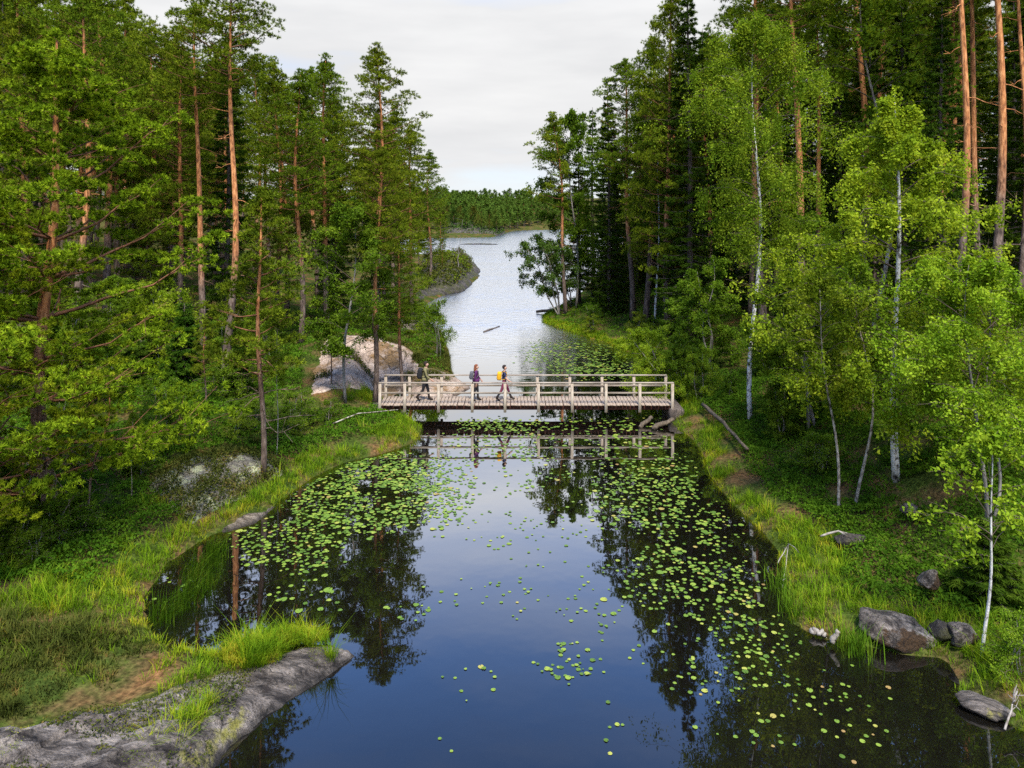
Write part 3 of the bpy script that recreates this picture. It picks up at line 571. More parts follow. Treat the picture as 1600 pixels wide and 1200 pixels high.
PR['willow'] = make_broad(28, 6, .25, 2.6, env=lambda u: (1-u)**.4*(.5+.6*min(1, u*3)), nb=32, ns=7, nt=6, nl=13, tw=.6, leaf=.11, mat='willow', stems=3, r0=.07, bark='greybark', droop=.8, lean=-.28)
PR['slim_birch'] = make_broad(29, 8, .5, 1.5, nb=24, ns=6, nt=5, nl=10, tw=.5, leaf=.095, mat='birch', r0=.045, wob=.2, bark='palebark')
PR['bush'] = make_broad(30, 1.6, .02, 1.0, env=lambda u: (1-u)**.4, nb=26, ns=6, nt=4, nl=8, tw=.25, leaf=.06, mat='alder', stems=4, r0=.02, bark='greybark', droop=.4, rise=1.0, wob=.05)
PR['bush2'] = make_broad(31, 2.4, .02, 1.2, env=lambda u: (1-u)**.5, nb=30, ns=6, nt=4, nl=9, tw=.35, leaf=.065, mat='birch', stems=3, r0=.025, bark='greybark', droop=.4, rise=1.0, wob=.06)
PR['dead_stem'] = make_pine(32, 7, .6, .9, 10, 1, 0, 1, .01, .001, .05, .05, 14, 'needle', 'pinebark_low')

TREES = []
def plant(kind, name, x, y, H, label, cat='tree', group=None, rz=None, tilt=(0, 0), wide=1.0, z=None, crown=True):
    p = PR[kind]; root = bpy.data.objects.new(name, None); C.objects.link(root)
    z = h1(x, y) if z is None else z
    root.location = (x, y, z-.06); s = H/p.H; root.scale = (s*wide, s*wide, s)
    root.rotation_mode = 'ZYX'; root.rotation_euler = (tilt[0], tilt[1], RNG.uniform(0, TAU) if rz is None else rz); root.empty_display_size = .3
    obj('trunk', p.trunk, root)
    if crown and p.crown: obj('crown', p.crown, root)
    tag(root, label, cat, group); TREES.append((x, y)); return root
def plant_px(kind, name, px, D, ytop, label, **kw):
    x = xat(px, D); z = h1(x, D); H = ztop(ytop, D)-z
    return plant(kind, name, x, D, H, label, **kw)

# --- named trees of the left bank
plant_px('pine_near', 'pine_tree', 88, 21.5, 62, 'bushy bright pine filling the left edge above the sedge bank', rz=.4)
plant_px('pine_near', 'pine_tree', -75, 19.0, 250, 'low bushy pine cut off by the left edge with bare reddish limbs', rz=2.9)
plant_px('pine_bare', 'pine_tree', 350, 38, -30, 'tallest pine on the left bank with long straight orange trunk', rz=1.0)
plant_px('pine_bare', 'pine_tree', 318, 41, 15, 'thin dark-footed pine just left of the tallest orange pine', rz=3.0)
plant_px('pine1', 'pine_tree', 165, 43, -40, 'pine with orange upper trunk above the bushy near pine')
plant_px('pine4', 'pine_tree', 30, 38, -60, 'tall dense pine behind the bushy near pine at the left edge')
plant_px('pine3', 'pine_tree', 118, 37, -25, 'high-crowned pine right behind the bushy near pine')
plant_px('pine4', 'pine_tree', 235, 47, 40, 'shaded pine between the near pine and the tall orange trunks')
plant_px('pine_thin', 'pine_tree', 412, 26.2, 305, 'slender young pine standing beside the lichen mound', rz=.5)
plant_px('pine1', 'pine_tree', 588, 50, 72, 'tall pine with the highest top behind the rock slab', rz=2.2)
plant_px('pine3', 'pine_tree', 586, 35.6, 235, 'leaning pine rooted at the left end of the bridge', tilt=(0, .055), rz=1.1)
plant_px('pine2', 'pine_tree', 630, 39.0, 330, 'short pine with drooping limbs behind the bridge railing', rz=.2)
plant_px('pine2', 'pine_tree', 512, 52, 92, 'pine with pointed top left of the highest pine')
plant_px('pine1', 'pine_tree', 470, 46, 115, 'pine with ragged crown above the small leafy birch')
plant_px('pine4', 'pine_tree', 430, 50, 95, 'dense pine behind the slender young pine')
plant_px('pine1', 'pine_tree', 672, 92, 237, 'small lone pine top against the sky above the headland')
for q, (a, b_, c_) in enumerate(((668, 97, 350), (690, 100, 372), (655, 110, 330))): plant_px('pine2', 'pine_tree', a, b_, c_, ('low pine on the root of the lake headland', 'small pine nearest the tip of the lake headland', 'taller pine behind the lake headland')[q])
plant_px('pine2', 'pine_tree', 645, 62, 200, 'pine sloping down to the lake right of the highest pine')
plant_px('alder2', 'birch_tree', 540, 35.2, 310, 'leafy young birch with thin forked stems before the rock slab', rz=.7)
plant_px('bush2', 'birch_shrub', 684, 46.5, 470, 'bright upright shrub at the lake edge behind the bridge', cat='shrub', wide=.75)
plant_px('slim_birch', 'birch_sapling', 432, 28, 470, 'thin pale sapling stem beside the slender young pine', cat='sapling', wide=.5)
plant_px('slim_birch', 'birch_sapling', 205, 24, 640, 'thin white birch sapling on the sedge bank', cat='sapling', wide=.6)
plant_px('dead_stem', 'dead_sapling', 130, 21.5, 610, 'crooked dead sapling beside the near pine trunk', cat='sapling', tilt=(0, .12))
plant_px('pine_thin', 'pine_sapling', 322, 33, 500, 'small pine sapling left of the rock slab', cat='sapling')
plant_px('pine_thin', 'pine_sapling', 518, 37, 470, 'small pine sapling at the near foot of the rock slab', cat='sapling', wide=.8)
plant_px('spruce_young', 'spruce_sapling', 296, 27, 675, 'little spruce growing on the lichen mound', cat='sapling')
# --- named trees of the right bank
plant_px('birch1', 'birch_tree', 1172, 32, 15, 'tall birch with long white trunk and weeping crown', rz=.3)
plant_px('birch_broad', 'birch_tree', 1400, 23.5, 138, 'broad bright birch with layered drooping boughs', rz=1.7)
plant_px('birch_crown', 'birch_tree', 1545, 20.3, 405, 'bushy light green birch at the right edge', rz=.2)
plant_px('young_birch', 'birch_tree', 1534, 15.9, 668, 'slim young birch with white stem beside the shore boulders', rz=.9)
plant_px('slim_birch', 'birch_tree', 1310, 22.8, 420, 'thin pale birch stem, nearest to the shore of the pair', tilt=(0, -.10), rz=2)
plant_px('slim_birch', 'birch_tree', 1335, 22.9, 400, 'thin pale birch stem of the pair beside the broad birch', tilt=(0, .05), rz=.3)
plant_px('alder', 'alder_tree', 1268, 29.5, 390, 'rounded leafy alder between the white birch and broad birch', rz=1)
plant_px('alder', 'alder_tree', 1075, 37.2, 510, 'leafy alder overhanging the right end of the bridge', rz=2, tilt=(0, -.18))
plant_px('alder', 'alder_tree', 1110, 43, 400, 'tall leafy alder behind the right end of the bridge', rz=.3)
plant_px('alder2', 'alder_tree', 1260, 37, 330, 'alder in shade behind the white-trunked birch')
plant_px('pine_bare', 'pine_tree', 1490, 33, -330, 'tall orange pine trunk rising behind the broad birch', rz=.2, wide=.72)
plant_px('pine_bare', 'pine_tree', 1548, 34, -350, 'thick orange pine trunk at right, frontmost of a close pair', rz=1.2, wide=.85, tilt=(0, .02))
plant_px('pine_bare', 'pine_tree', 1530, 38, -260, 'orange pine trunk half hidden behind the thick orange pine', rz=2.2, wide=.72)
plant_px('pine_bare', 'pine_tree', 1590, 36, -200, 'pine trunk cut by the right edge of the forest', rz=.7, wide=.72)
plant_px('pine_bare', 'pine_tree', 1338, 44, -180, 'orange pine trunk above the broad birch', rz=.9)
plant_px('slim_birch', 'birch_tree', 1362, 40, -60, 'grey bare birch trunk above the broad birch', rz=.9)
plant_px('pine_bare', 'pine_tree', 1250, 40, -150, 'reddish pine trunk between the white birch and broad birch', rz=1.9)
plant_px('pine_bare', 'pine_tree', 1195, 46, -120, 'dim orange pine trunk behind the white birch', rz=2.9)
plant_px('pine3', 'pine_tree', 988, 60, 98, 'tall orange pine in front of dark spruces beyond the bridge', rz=.5)
plant_px('pine_lean', 'pine_tree', 884, 65, 178, 'sparse pine leaning over the lake at the forest corner', rz=0.2, tilt=(0, -.055))
plant_px('pine4', 'pine_tree', 1046, 52, -8, 'tall dense pine whose top meets the upper edge of the photo', wide=.9)
plant_px('spruce1', 'spruce_tree', 1078, 50, -50, 'tall dark spruce left of the weeping birch crown')
plant_px('pine2', 'pine_tree', 1008, 57, 62, 'dense pine between the tall orange pine and the upper edge')
plant_px('spruce1', 'spruce_tree', 952, 63, 118, 'pointed dark spruce left of the tall orange pine')
plant_px('spruce2', 'spruce_tree', 905, 71, 215, 'dark spruce right behind the leaning pine')
plant_px('alder2', 'birch_tree', 900, 68, 170, 'light birch crown beside the leaning pine top', wide=.8)
plant_px('birch2', 'birch_tree', 1023, 55, 150, 'birch with straight grey stem before the dark spruces', wide=.6)
plant_px('willow', 'willow_tree', 872, 66, 365, 'grey-green willow leaning out over the lake', rz=.1)
plant_px('willow', 'willow_tree', 892, 71, 385, 'willow behind the leaning one at the forest corner', rz=.4)

plant_px('birch_bush', 'birch_shrub', 1064, 37.6, 490, 'bright leafy shrub hanging over the right end of the railing', cat='shrub', rz=.5, tilt=(-.1, -.55), wide=1.25)
plant_px('bush2', 'birch_shrub', 1050, 38.6, 545, 'low bright shrub at the water behind the right end of the railing', cat='shrub', rz=1.5, tilt=(0, -.4), wide=1.4)
plant_px('birch_bush', 'birch_shrub', 1092, 36.6, 535, 'bright leafy shrub just right of the bridge end', cat='shrub', rz=2.5, wide=1.0)
# --- unnamed forest fill
def interp(tab, x): return np.interp(x, [a for a, b in tab], [b for a, b in tab])
SKYL = [(-300, -120), (200, -70), (240, -30), (265, 40), (320, 20), (400, 45), (450, 100), (520, 112), (560, 120), (610, 150), (640, 205), (668, 262), (690, 285)]
SKYR = [(850, 250), (890, 195), (930, 160), (965, 118), (1000, 70), (1040, 5), (1100, -60), (1900, -160)]
def where(px, D):
    f = ', front row' if D < 50 else ', back row'
    if px < 690:
        if D > 75: return ' far back on the left bank'
        for lim, w in ((0, ' at the left edge'), (160, ' behind the bushy pine'), (330, ' left of the tallest orange pine'), (430, ' right of the tallest orange pine'), (700, ' above the rock slab')):
            if px < lim: return w+f
    if D > 92: return ' far back'
    for lim, w in ((960, ' by the leaning pine'), (1050, ' by the tall orange pine'), (1180, ' left of the white birch'), (1330, ' right of the white birch'), (1470, ' above the broad birch'), (1600, ' by the orange pines'), (9999, ' past the right edge')):
        if px < lim: return w+(f if px > 1050 else '')
def fill(n, pxr, Dr, sky, kinds, names, labels, group, dmin, spacing, seed, jit=(5, 110), cap=(20, 25), slim=1.0):
    r = np.random.default_rng(seed); k = tries = 0
    while k < n and tries < n*60:
        tries += 1; px = r.uniform(*pxr); D = math.sqrt(r.uniform(Dr[0]**2, Dr[1]**2)); x = xat(px, D)
        d = float(shore(np.array([x]), np.array([D]))[0][0])
        if d < dmin or any((x-a)**2+(D-b)**2 < spacing**2 for a, b in TREES): continue
        if 470 < px < 700 and D < 52: continue
        if bool(on_rock(np.array([x]), np.array([D]))[0]): continue
        i = r.integers(len(kinds)); z = h1(x, D); H = min(ztop(interp(sky, px)+r.uniform(*jit), D)-z, r.uniform(*cap))
        if H < 5: continue
        plant(kinds[i], names[i], x, D, H, labels[i]+('' if 'deep' in labels[i] or 'distant' in labels[i] else where(px, D)), group=group, rz=r.uniform(0, TAU), wide=slim*min(1.5, max(.8, (20/H)**.4))); k += 1
PN = ['pine_tree']; SP = 'spruce_tree'
fill(48, (-260, 640), (40, 78), SKYL, ['pine1', 'pine3', 'pine3', 'pine2', 'spruce2', 'pine1'], ['pine_tree']*4+['spruce_tree', 'pine_tree'],
     ['shaded forest pine']*4+['dark spruce', 'shaded forest pine'], 'forest trees of the left bank', 3, 2.4, 101, (0, 70), cap=(22, 27))
fill(30, (-50, 690), (75, 200), SKYL, ['pine1', 'pine2', 'pine4'], ['pine_tree']*3, ['distant pine along the left shore of the lake']*3, 'distant pines of the left shore', 2, 4, 102, (0, 60))
fill(26, (890, 1130), (52, 90), SKYR, ['spruce1', 'spruce3', 'spruce2', 'spruce1', 'pine1'], ['spruce_tree']*4+['pine_tree'],
     ['dark spruce in the stand beyond the bridge']*4+['pine among dark spruces beyond the bridge'], 'dense dark stand beyond the bridge', 2.5, 2.2, 103, (0, 150))
fill(62, (1060, 1850), (34, 72), SKYR, ['spruce1', 'spruce3', 'spruce2', 'pine_bare', 'spruce3', 'pine3'], ['spruce_tree']*3+['pine_tree', 'spruce_tree', 'pine_tree'],
     ['tall dark spruce on the right slope']*3+['bare-stemmed pine on the right slope', 'tall dark spruce on the right slope', 'bare-stemmed pine on the right slope'], 'forest wall on the right slope', 6, 2.3, 104, (0, 110), cap=(22, 28))
fill(46, (1020, 1750), (66, 120), SKYR, ['spruce1', 'spruce3', 'pine2'], ['spruce_tree']*2+['pine_tree'], ['dark spruce deep in the right forest behind the others']*2+['pine deep in the right forest behind the others'], 'deep forest of the right slope', 8, 2.8, 107, (0, 60), cap=(27, 33))
fill(34, (-150, 640), (60, 115), SKYL, ['pine4', 'pine2', 'spruce2'], ['pine_tree']*2+['spruce_tree'], ['pine deep in the left forest behind the others']*2+['spruce deep in the left forest behind the others'], 'deep forest of the left bank', 4, 2.8, 108, (20, 150))
fill(16, (900, 1150), (95, 260), [(850, 300), (1200, 200)], ['pine1', 'pine2'], ['pine_tree']*2, ['distant pine on the right shore behind the spruces']*2, 'distant pines of the right shore', 3, 5, 106, (0, 20))
def shrubs(n, pxr, Dr, dr, kinds, label, group, seed, Hr, side):
    r = np.random.default_rng(seed); k = tries = 0
    while k < n and tries < 4000:
        tries += 1; px = r.uniform(*pxr); D = r.uniform(*Dr); x = xat(px, D); d, dl, df, dR = [float(v[0]) for v in shore(np.array([x]), np.array([D]))]
        if not (dr[0] < d < dr[1]) or (dl < dR) != (side < 0) or bool(on_rock(np.array([x]), np.array([D]))[0]): continue
        plant(kinds[r.integers(len(kinds))], 'shrub', x, D, r.uniform(*Hr), label+(where(px, D) if seed not in (202, 204, 207, 208) else ''), 'shrub', group, rz=r.uniform(0, TAU), wide=r.uniform(.9, 1.5)); k += 1
shrubs(16, (0, 460), (27, 36), (4, 20), ['bush', 'bush2', 'bush'], 'low leafy shrub on the left bank', 'shrubs under the left pines', 201, (.8, 2.2), -1)
shrubs(14, (560, 690), (44, 75), (.4, 6), ['bush', 'bush2'], 'green shrub on the lakeside slope behind the rock slab', 'shrubs behind the rock slab', 202, (1, 2.6), -1)
shrubs(20, (1080, 1600), (22, 40), (2.5, 16), ['bush', 'bush2', 'alder'], 'leafy shrub on the right slope', 'shrubs on the right slope', 203, (1.0, 2.4), 1)
shrubs(16, (850, 1080), (46, 75), (.8, 6), ['bush', 'bush2'], 'low green shrub along the shore beyond the bridge', 'shrubs along the shore beyond the bridge', 204, (.7, 1.8), 1)
shrubs(14, (-60, 430), (31, 50), (6, 26), ['alder', 'bush2', 'alder2'], 'tall leafy bush under the pines', 'tall bushes between the left pine trunks', 205, (2.2, 5.0), -1)
shrubs(12, (-60, 440), (28, 46), (5, 26), ['spruce_young', 'pine_thin'], 'young conifer under the pines', 'young conifers between the left pine trunks', 206, (2.0, 5.5), -1)
shrubs(16, (-40, 330), (18.5, 26), (3.2, 9), ['bush', 'bush', 'spruce_young'], 'low dark shrub on the sedge bank', 'low shrubs on the sedge bank', 207, (.7, 1.5), -1)
shrubs(7, (330, 520), (25.5, 33), (2.4, 7), ['bush', 'bush2'], 'low leafy shrub around the lichen mound', 'low shrubs around the lichen mound', 208, (.6, 1.3), -1)
p = at(55, 880, .5); plant('bush', 'shrub', p[0], p[1], 1.05, 'rounded dark green shrub beside the sedge at the left edge', 'shrub', wide=1.1)
p = at(1590, 1050, .4); plant('bush2', 'shrub', p[0], p[1], 1.3, 'light green shrub in the bottom right corner', 'shrub', wide=1.2)
p = at(1545, 900, 1.0); plant('spruce_young', 'spruce_sapling', p[0], p[1], 2.2, 'low dark spruce behind the slim young birch', 'sapling', wide=1.8)

# --- far hillside
def far_pine(seed, n, raw=False):
    r = np.random.default_rng(seed); m = MB(); t, P = trunk_pts(r, 12, .1, 6); m.tube(P, .16*(1-t)+.03, 4, False, 0)
    u = r.uniform(0, 1, n); z = 12*(.32+.68*u); a = r.uniform(0, TAU, n); R = 3.6*(1-u**1.8)**.8*(.5+.5*np.minimum(1, u*4))*np.sqrt(r.uniform(.1, 1, n))*(.7+.4*np.sin(a*3+z*2.2))
    Q = np.stack([R*np.cos(a), R*np.sin(a), z], -1); V, T = needle_tris(Q, unit(Q*np.array((1, 1, 0))+np.array((0, 0, .4))), 3, .62*(420/n)**.4, .14*(420/n)**.5, .8, r); m.add(V, T, 1)
    return m if raw else m.mesh('far_pine', [M['pinebark'], M['far']])
FP = [far_pine(q, 420) for q in (61, 62, 63)]
r = np.random.default_rng(66); k = 0; spots = []
for _ in range(30000):
    if len(spots) >= 640: break
    px = r.uniform(590, 905); D = 262+165*r.uniform(0, 1)**1.1; x = xat(px, D)
    d = float(shore(np.array([x]), np.array([D]))[0][0])
    if d < 1 or any((x-a)**2+(D-b)**2 < 2.5**2 for a, b in TREES[-40:]+spots): continue
    spots.append((x, D))
spots.sort(key=lambda q: q[1])
for x, D in spots[:100]:
    o = obj('pine_tree', FP[r.integers(3)], loc=(x, D, h1(x, D)-.1), rz=r.uniform(0, TAU), sc=np.array((1.25, 1.25, 1))*r.uniform(.4, .75))
    tag(o, 'small far pine at the foot of the wooded hill across the lake', 'tree', 'pines at the foot of the far hill')
FQ = [far_pine(q, 100, True) for q in (64, 65, 66)]; mb = MB()
for x, D in spots[100:]:
    m = FQ[r.integers(3)]; V = np.vstack(m.v)@rotz(r.uniform(0, TAU)).T*np.array((1.35, 1.35, 1))*r.uniform(.45, .8)+np.array((x, D, h1(x, D)-.1)); mb.v.append(V); mb.t.append(np.vstack(m.t)+mb.n); mb.n += len(V); mb.m.append(np.concatenate(m.m))
tag(obj('far_forest', mb.mesh('far_forest', [M['pinebark'], M['far']])), 'distant pine forest covering the hill across the lake', 'forest', kind='stuff')

# ------------------------------------------------------------------ undergrowth, grass, reeds, heather
def scatter(n, box, seed):
    r = np.random.default_rng(seed); return r.uniform(box[0], box[1], n), r.uniform(box[2], box[3], n), r
def blades(name, X, Y, Z, h, w, r, mat, label, cat, lean=.35, dirs=None):
    n = len(X); a = r.uniform(0, TAU, n)
    la = a if dirs is None else dirs+r.normal(size=n)*.6
    L = lean*h*r.uniform(.2, 1.5, n); w = w*r.uniform(.6, 1.3, n); c, s = np.cos(la+1.57), np.sin(la+1.57); lx, ly = np.cos(la)*L, np.sin(la)*L
    def row(f, ww, zz): return np.stack([X+lx*f-c*w*ww, Y+ly*f-s*w*ww, Z+h*zz], -1), np.stack([X+lx*f+c*w*ww, Y+ly*f+s*w*ww, Z+h*zz], -1)
    b0, b1 = row(0, 1, 0); m0, m1 = row(.32, .8, .58); tip = np.stack([X+lx, Y+ly, Z+h*(.98-.35*lean*r.uniform(0, 1, n))], -1)
    V = np.stack([b0, b1, m0, m1, tip], 1).reshape(-1, 3); i = np.arange(n)[:, None]*5
    T = np.concatenate([i+np.array([[0, 1, 3]]), i+np.array([[0, 3, 2]]), i+np.array([[2, 3, 4]])])
    o = obj(name, mesh(name, V, T, mat)); tag(o, label, cat, kind='stuff'); return o
def tussock(X, Y, r, k, sp, var=.4):
    """k blades round each point, leaning outwards, with a height shared by the tussock"""
    n = len(X); ox, oy = r.normal(size=n*k)*sp, r.normal(size=n*k)*sp
    hf = np.repeat(np.exp(r.normal(size=n)*var), k)*r.uniform(.55, 1.15, n*k)
    return np.repeat(X, k)+ox, np.repeat(Y, k)+oy, np.arctan2(oy, ox), hf
def land(X, Y):
    d, dl, df, dr = shore(X, Y); return d, dl < dr
def tuft(X, Y, r, k, sp):
    X = np.repeat(X, k)+r.normal(size=len(X)*k)*sp; Y = np.repeat(Y, k)+r.normal(size=len(Y)*k)*sp; return X, Y

PA = pix([(-120, 1110, .9), (-120, 930, .8), (60, 945, .7), (190, 960, .4), (310, 1010, .4), (300, 1045, .4), (200, 1066, .5), (130, 1036, .6), (60, 1080, .8)])
# lush grass on both banks
X, Y, r = scatter(46000, (-16, 16, 13, 38), 301); d, lf = land(X, Y); nz = fbm(X*.5, Y*.5, 77, 3); n2 = fbm(X*1.6, Y*1.6, 78, 2)
wl = np.where(lf, 2.0+2.4*sstep(25, 19, Y)-.5*sstep(25, 29, Y), 1.3)
keep = (d > .02) & (d < wl*(1+nz*1.7)) & ~on_rock(X, Y) & (r.random(len(X)) < np.where(inside(X, Y, PA), .12, .75)) & (n2 > -.34)
X, Y = X[keep], Y[keep]; X, Y, dv, hf = tussock(X, Y, r, 12, .075, .38); d, lf = land(X, Y); k_ = d > -.08; X, Y, d, dv, hf, lf = X[k_], Y[k_], d[k_], dv[k_], hf[k_], lf[k_]
yel = (fbm(X*.8, Y*.8, 91, 3)+.34*np.exp(-np.maximum(d, 0)/.35)-.10+r.normal(size=len(X))*.14) > .17
Z = np.maximum(height(X, Y), 0)-.02; hh = .30*hf*(1+.5*fbm(X*.4, Y*.4, 5, 2))*(.55+.45*sstep(0, .5, d))
blades('grass', X[~yel], Y[~yel], Z[~yel], hh[~yel], .008, r, M['grass'], 'bright green grass along both banks of the inlet', 'grass', .75, dv[~yel])
blades('yellow_grass', X[yel], Y[yel], Z[yel], hh[yel]*.8, .008, r, M['grass_yellow'], 'yellowish grass and moss along the waterline', 'grass', .8, dv[yel])
# mossy grass strip on the shore beyond the bridge
X, Y, r = scatter(60000, (2, 16, 44, 78), 302); d, lf = land(X, Y); keep = (d > 0) & (d < 1.0+1.2*fbm(X*.4, Y*.4, 8, 2)) & ~lf; X, Y = X[keep], Y[keep]; X, Y, dv, hf = tussock(X, Y, r, 5, .1)
gy_ = r.random(len(X)) < .6
blades('shore_grass', X[gy_], Y[gy_], np.maximum(height(X[gy_], Y[gy_]), 0), .16*hf[gy_], .016, r, M['grass'], 'green grass on the shore beyond the bridge', 'grass', .8, dv[gy_])
blades('shore_moss', X[~gy_], Y[~gy_], np.maximum(height(X[~gy_], Y[~gy_]), 0), .11*hf[~gy_], .016, r, M['grass_yellow'], 'mossy yellow fringe on the shore beyond the bridge', 'grass', .9, dv[~gy_])
# tufts on the foreground rock
P = pix([(350, 1020, .3), (480, 984, .3), (505, 998, .3), (440, 1035, .35), (360, 1068, .4), (330, 1075, .4)]); P2 = pix([(486, 1050, .2), (525, 1018, .2), (532, 1026, .2), (500, 1054, .2)])
P3 = pix([(238, 1180, .35), (262, 1130, .5), (330, 1080, .45), (345, 1095, .4), (300, 1165, .3), (270, 1190, .3)])
X, Y, r = scatter(15000, (-9, -2, 11, 20), 303); g = fbm(X*1.8, Y*1.8, 15, 3)
def near(P, w): return np.where(inside(X, Y, P), 1., -1.)*seg_dist(X, Y, np.vstack([P, P[:1]]))+g*w > .04
keep = near(P, .55) | near(P2, .25) | (near(P3, .4) & (r.random(len(X)) < .6)); X, Y = X[keep], Y[keep]; X, Y, dv, hf = tussock(X, Y, r, 13, .05, .45)
tz = height(X, Y)+.20; yy = (fbm(X*2, Y*2, 16, 2)+r.normal(size=len(X))*.2) > .08
blades('grass_tuft', X[~yy], Y[~yy], tz[~yy], .27*hf[~yy], .006, r, M['grass'], 'green grass tufts growing along the foreground rock', 'grass', .8, dv[~yy])
blades('grass_tuft', X[yy], Y[yy], tz[yy], .19*hf[yy], .006, r, M['grass_yellow'], 'dry yellow grass in the cracks of the foreground rock', 'grass', .9, dv[yy])
# sedge standing in the left shallows, and a few clumps at the right bank
P = pix([(215, 975), (345, 842), (352, 900), (300, 950), (250, 985)]); X, Y, r = scatter(9000, (-13, -5, 15, 26), 304)
keep = inside(X, Y, P) & (fbm(X*1.1, Y*1.1, 4, 2) > -.2); X, Y = X[keep], Y[keep]; X, Y, _, hf = tussock(X, Y, r, 4, .13, .3); d, _ = land(X, Y)
blades('sedge', X, Y, np.full(len(X), -.03), .62*hf, .007, r, M['reed'], 'tall green sedge standing in the shallow water at left', 'sedge', .55, dirs=np.full(len(X), -.5))
PP = [at(1222, 925), at(1345, 1022), at(1240, 960), at(1325, 1012)]; r = np.random.default_rng(305)
X = np.concatenate([p[0]+r.normal(size=110)*.16 for p in PP]); Y = np.concatenate([p[1]+r.normal(size=110)*.25 for p in PP])
blades('sedge', X, Y, np.full(len(X), -.03), r.uniform(.4, .8, len(X)), .008, r, M['reed'], 'green sedge clumps in the water at the right bank', 'sedge', .45)
# heather in the left foreground and on the mound
PB = pix([(250, 720, 1.3), (350, 660, 1.6), (470, 640, 1.4), (450, 700, 1.0), (400, 735, .9), (330, 760, .9)])
PC = pix([(640, 560, 1.6), (600, 520, 2), (690, 500, 1), (720, 560, .8), (700, 600, .3)])
X, Y, r = scatter(68000, (-17, -3, 12, 60), 306); g = fbm(X*.9, Y*.9, 12, 3)
keep = (inside(X, Y, PA) & (g > -.16)) | (inside(X, Y, PB) & (g > -.05)) | (inside(X, Y, PC) & (g > -.1)); d, _ = land(X, Y); keep &= d > .1
X, Y = X[keep], Y[keep]; X, Y, dv, hf = tussock(X, Y, r, 8, .07, .3); b = fbm(X*1.1, Y*1.1, 13, 2)
blades('heather', X, Y, height(X, Y), (.07+.58*np.maximum(b+.22, 0))*hf, .010, r, M['heather'], 'brown-green heather on the left bank', 'heather', .8, dv)
# bilberry and other low leafy cover
def cover(name, n, box, seed, sel, mat, label, size, hmax, k=10):
    X, Y, r = scatter(n, box, seed); d, lf = land(X, Y); g = fbm(X*.55, Y*.55, seed+1, 3); keep = sel(X, Y, d, lf, g) & ~on_rock(X, Y)
    X, Y = X[keep], Y[keep]; X, Y = tuft(X, Y, r, k, .13); b = fbm(X*.9, Y*.9, seed+2, 3)
    Z = height(X, Y)+hmax*np.clip(.45+b, .08, 1)*r.uniform(.25, 1, len(X))**.5
    V, T = leaf_quads(np.stack([X, Y, Z], -1), size, r, .8); o = obj(name, mesh(name, V, T, mat)); tag(o, label, 'undergrowth', kind='stuff')
PS = pix([(470, 640, 1), (470, 520, 2), (560, 500, 2), (600, 580, 1), (580, 625, .9)])
cover('bilberry', 33000, (-24, -4, 18.5, 43), 401, lambda X, Y, d, lf, g: lf & ~inside(X, Y, PS) & (d > 1.3) & (g > -.35) & (d < 16), M['bilberry'], 'bright green bilberry cover under the left pines', .10, .55, 6)
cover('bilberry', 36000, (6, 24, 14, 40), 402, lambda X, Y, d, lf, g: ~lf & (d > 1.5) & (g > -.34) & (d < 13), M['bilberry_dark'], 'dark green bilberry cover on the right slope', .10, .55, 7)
cover('lakeside_undergrowth', 19000, (-18, 18, 40, 84), 403, lambda X, Y, d, lf, g: (d > .5) & (g > -.3) & (d < 12), M['bilberry'], 'low green undergrowth along the shores beyond the bridge', .13, .7, 5)
cover('bank_herbs', 9000, (-17, 14, 13, 36), 404, lambda X, Y, d, lf, g: (d > .3) & (d < 4) & (g > .12), M['grass'], 'light green herbs mixed into the bank grass', .06, .4, 6)

def moss_on(name, o, n, size, hmax, mat, label, seed, sel):
    r = np.random.default_rng(seed); me = o.data; V = np.empty(len(me.vertices)*3); me.vertices.foreach_get('co', V); V = V.reshape(-1, 3)+np.array(o.location)
    V = V[V[:, 2] > .15]; V = V[sel(V)]; q = V[r.integers(0, len(V), n)]+r.normal(size=(n, 3))*size*.6; q[:, 2] += hmax*r.uniform(-.1, 1, n)
    v, t = leaf_quads(q, size, r, .8); tag(obj(name, mesh(name, v, t, mat)), label, 'undergrowth', kind='stuff')
moss_on('headland_heath', HL, 12000, .26, .7, M['heather'], 'heath and low scrub on top of the lake headland', 701, lambda V: (fbm(V[:, 0]*.25, V[:, 1]*.25, 71, 3) > -.12) & (V[:, 2] > .9))
moss_on('headland_heath', HL, 4000, .26, .7, M['needle'], 'green leafy scrub on top of the lake headland', 702, lambda V: (fbm(V[:, 0]*.2, V[:, 1]*.2, 75, 3) > .0) & (V[:, 2] > .9))
moss_on('slab_heather', SLB, 3000, .09, .25, M['heather'], 'heather patches growing over the bare rock slab', 703, lambda V: fbm(V[:, 0]*.6, V[:, 1]*.6, 73, 3) > .34)
moss_on('outcrop_moss', OC, 9000, .045, .07, M['heather'], 'brown moss and heather cushions on the foreground rock', 706, lambda V: fbm(V[:, 0]*1.0, V[:, 1]*1.0, 79, 3) > .2)
moss_on('outcrop_moss', OC, 9000, .016, .02, M['grass_yellow'], 'ochre moss in the hollows of the foreground rock', 707, lambda V: fbm(V[:, 0]*1.2, V[:, 1]*1.2, 89, 3) > .26)
moss_on('mound_heather', LR, 12000, .08, .3, M['heather'], 'heather tufts on the lichen mound', 704, lambda V: fbm(V[:, 0]*.9, V[:, 1]*.9, 74, 3) > -.16)
moss_on('far_shore_scrub', FS, 2200, .7, .8, M['far'], 'scrub on the rocky shore at the far end of the lake', 705, lambda V: fbm(V[:, 0]*.3, V[:, 1]*.3, 76, 3) > -.12)
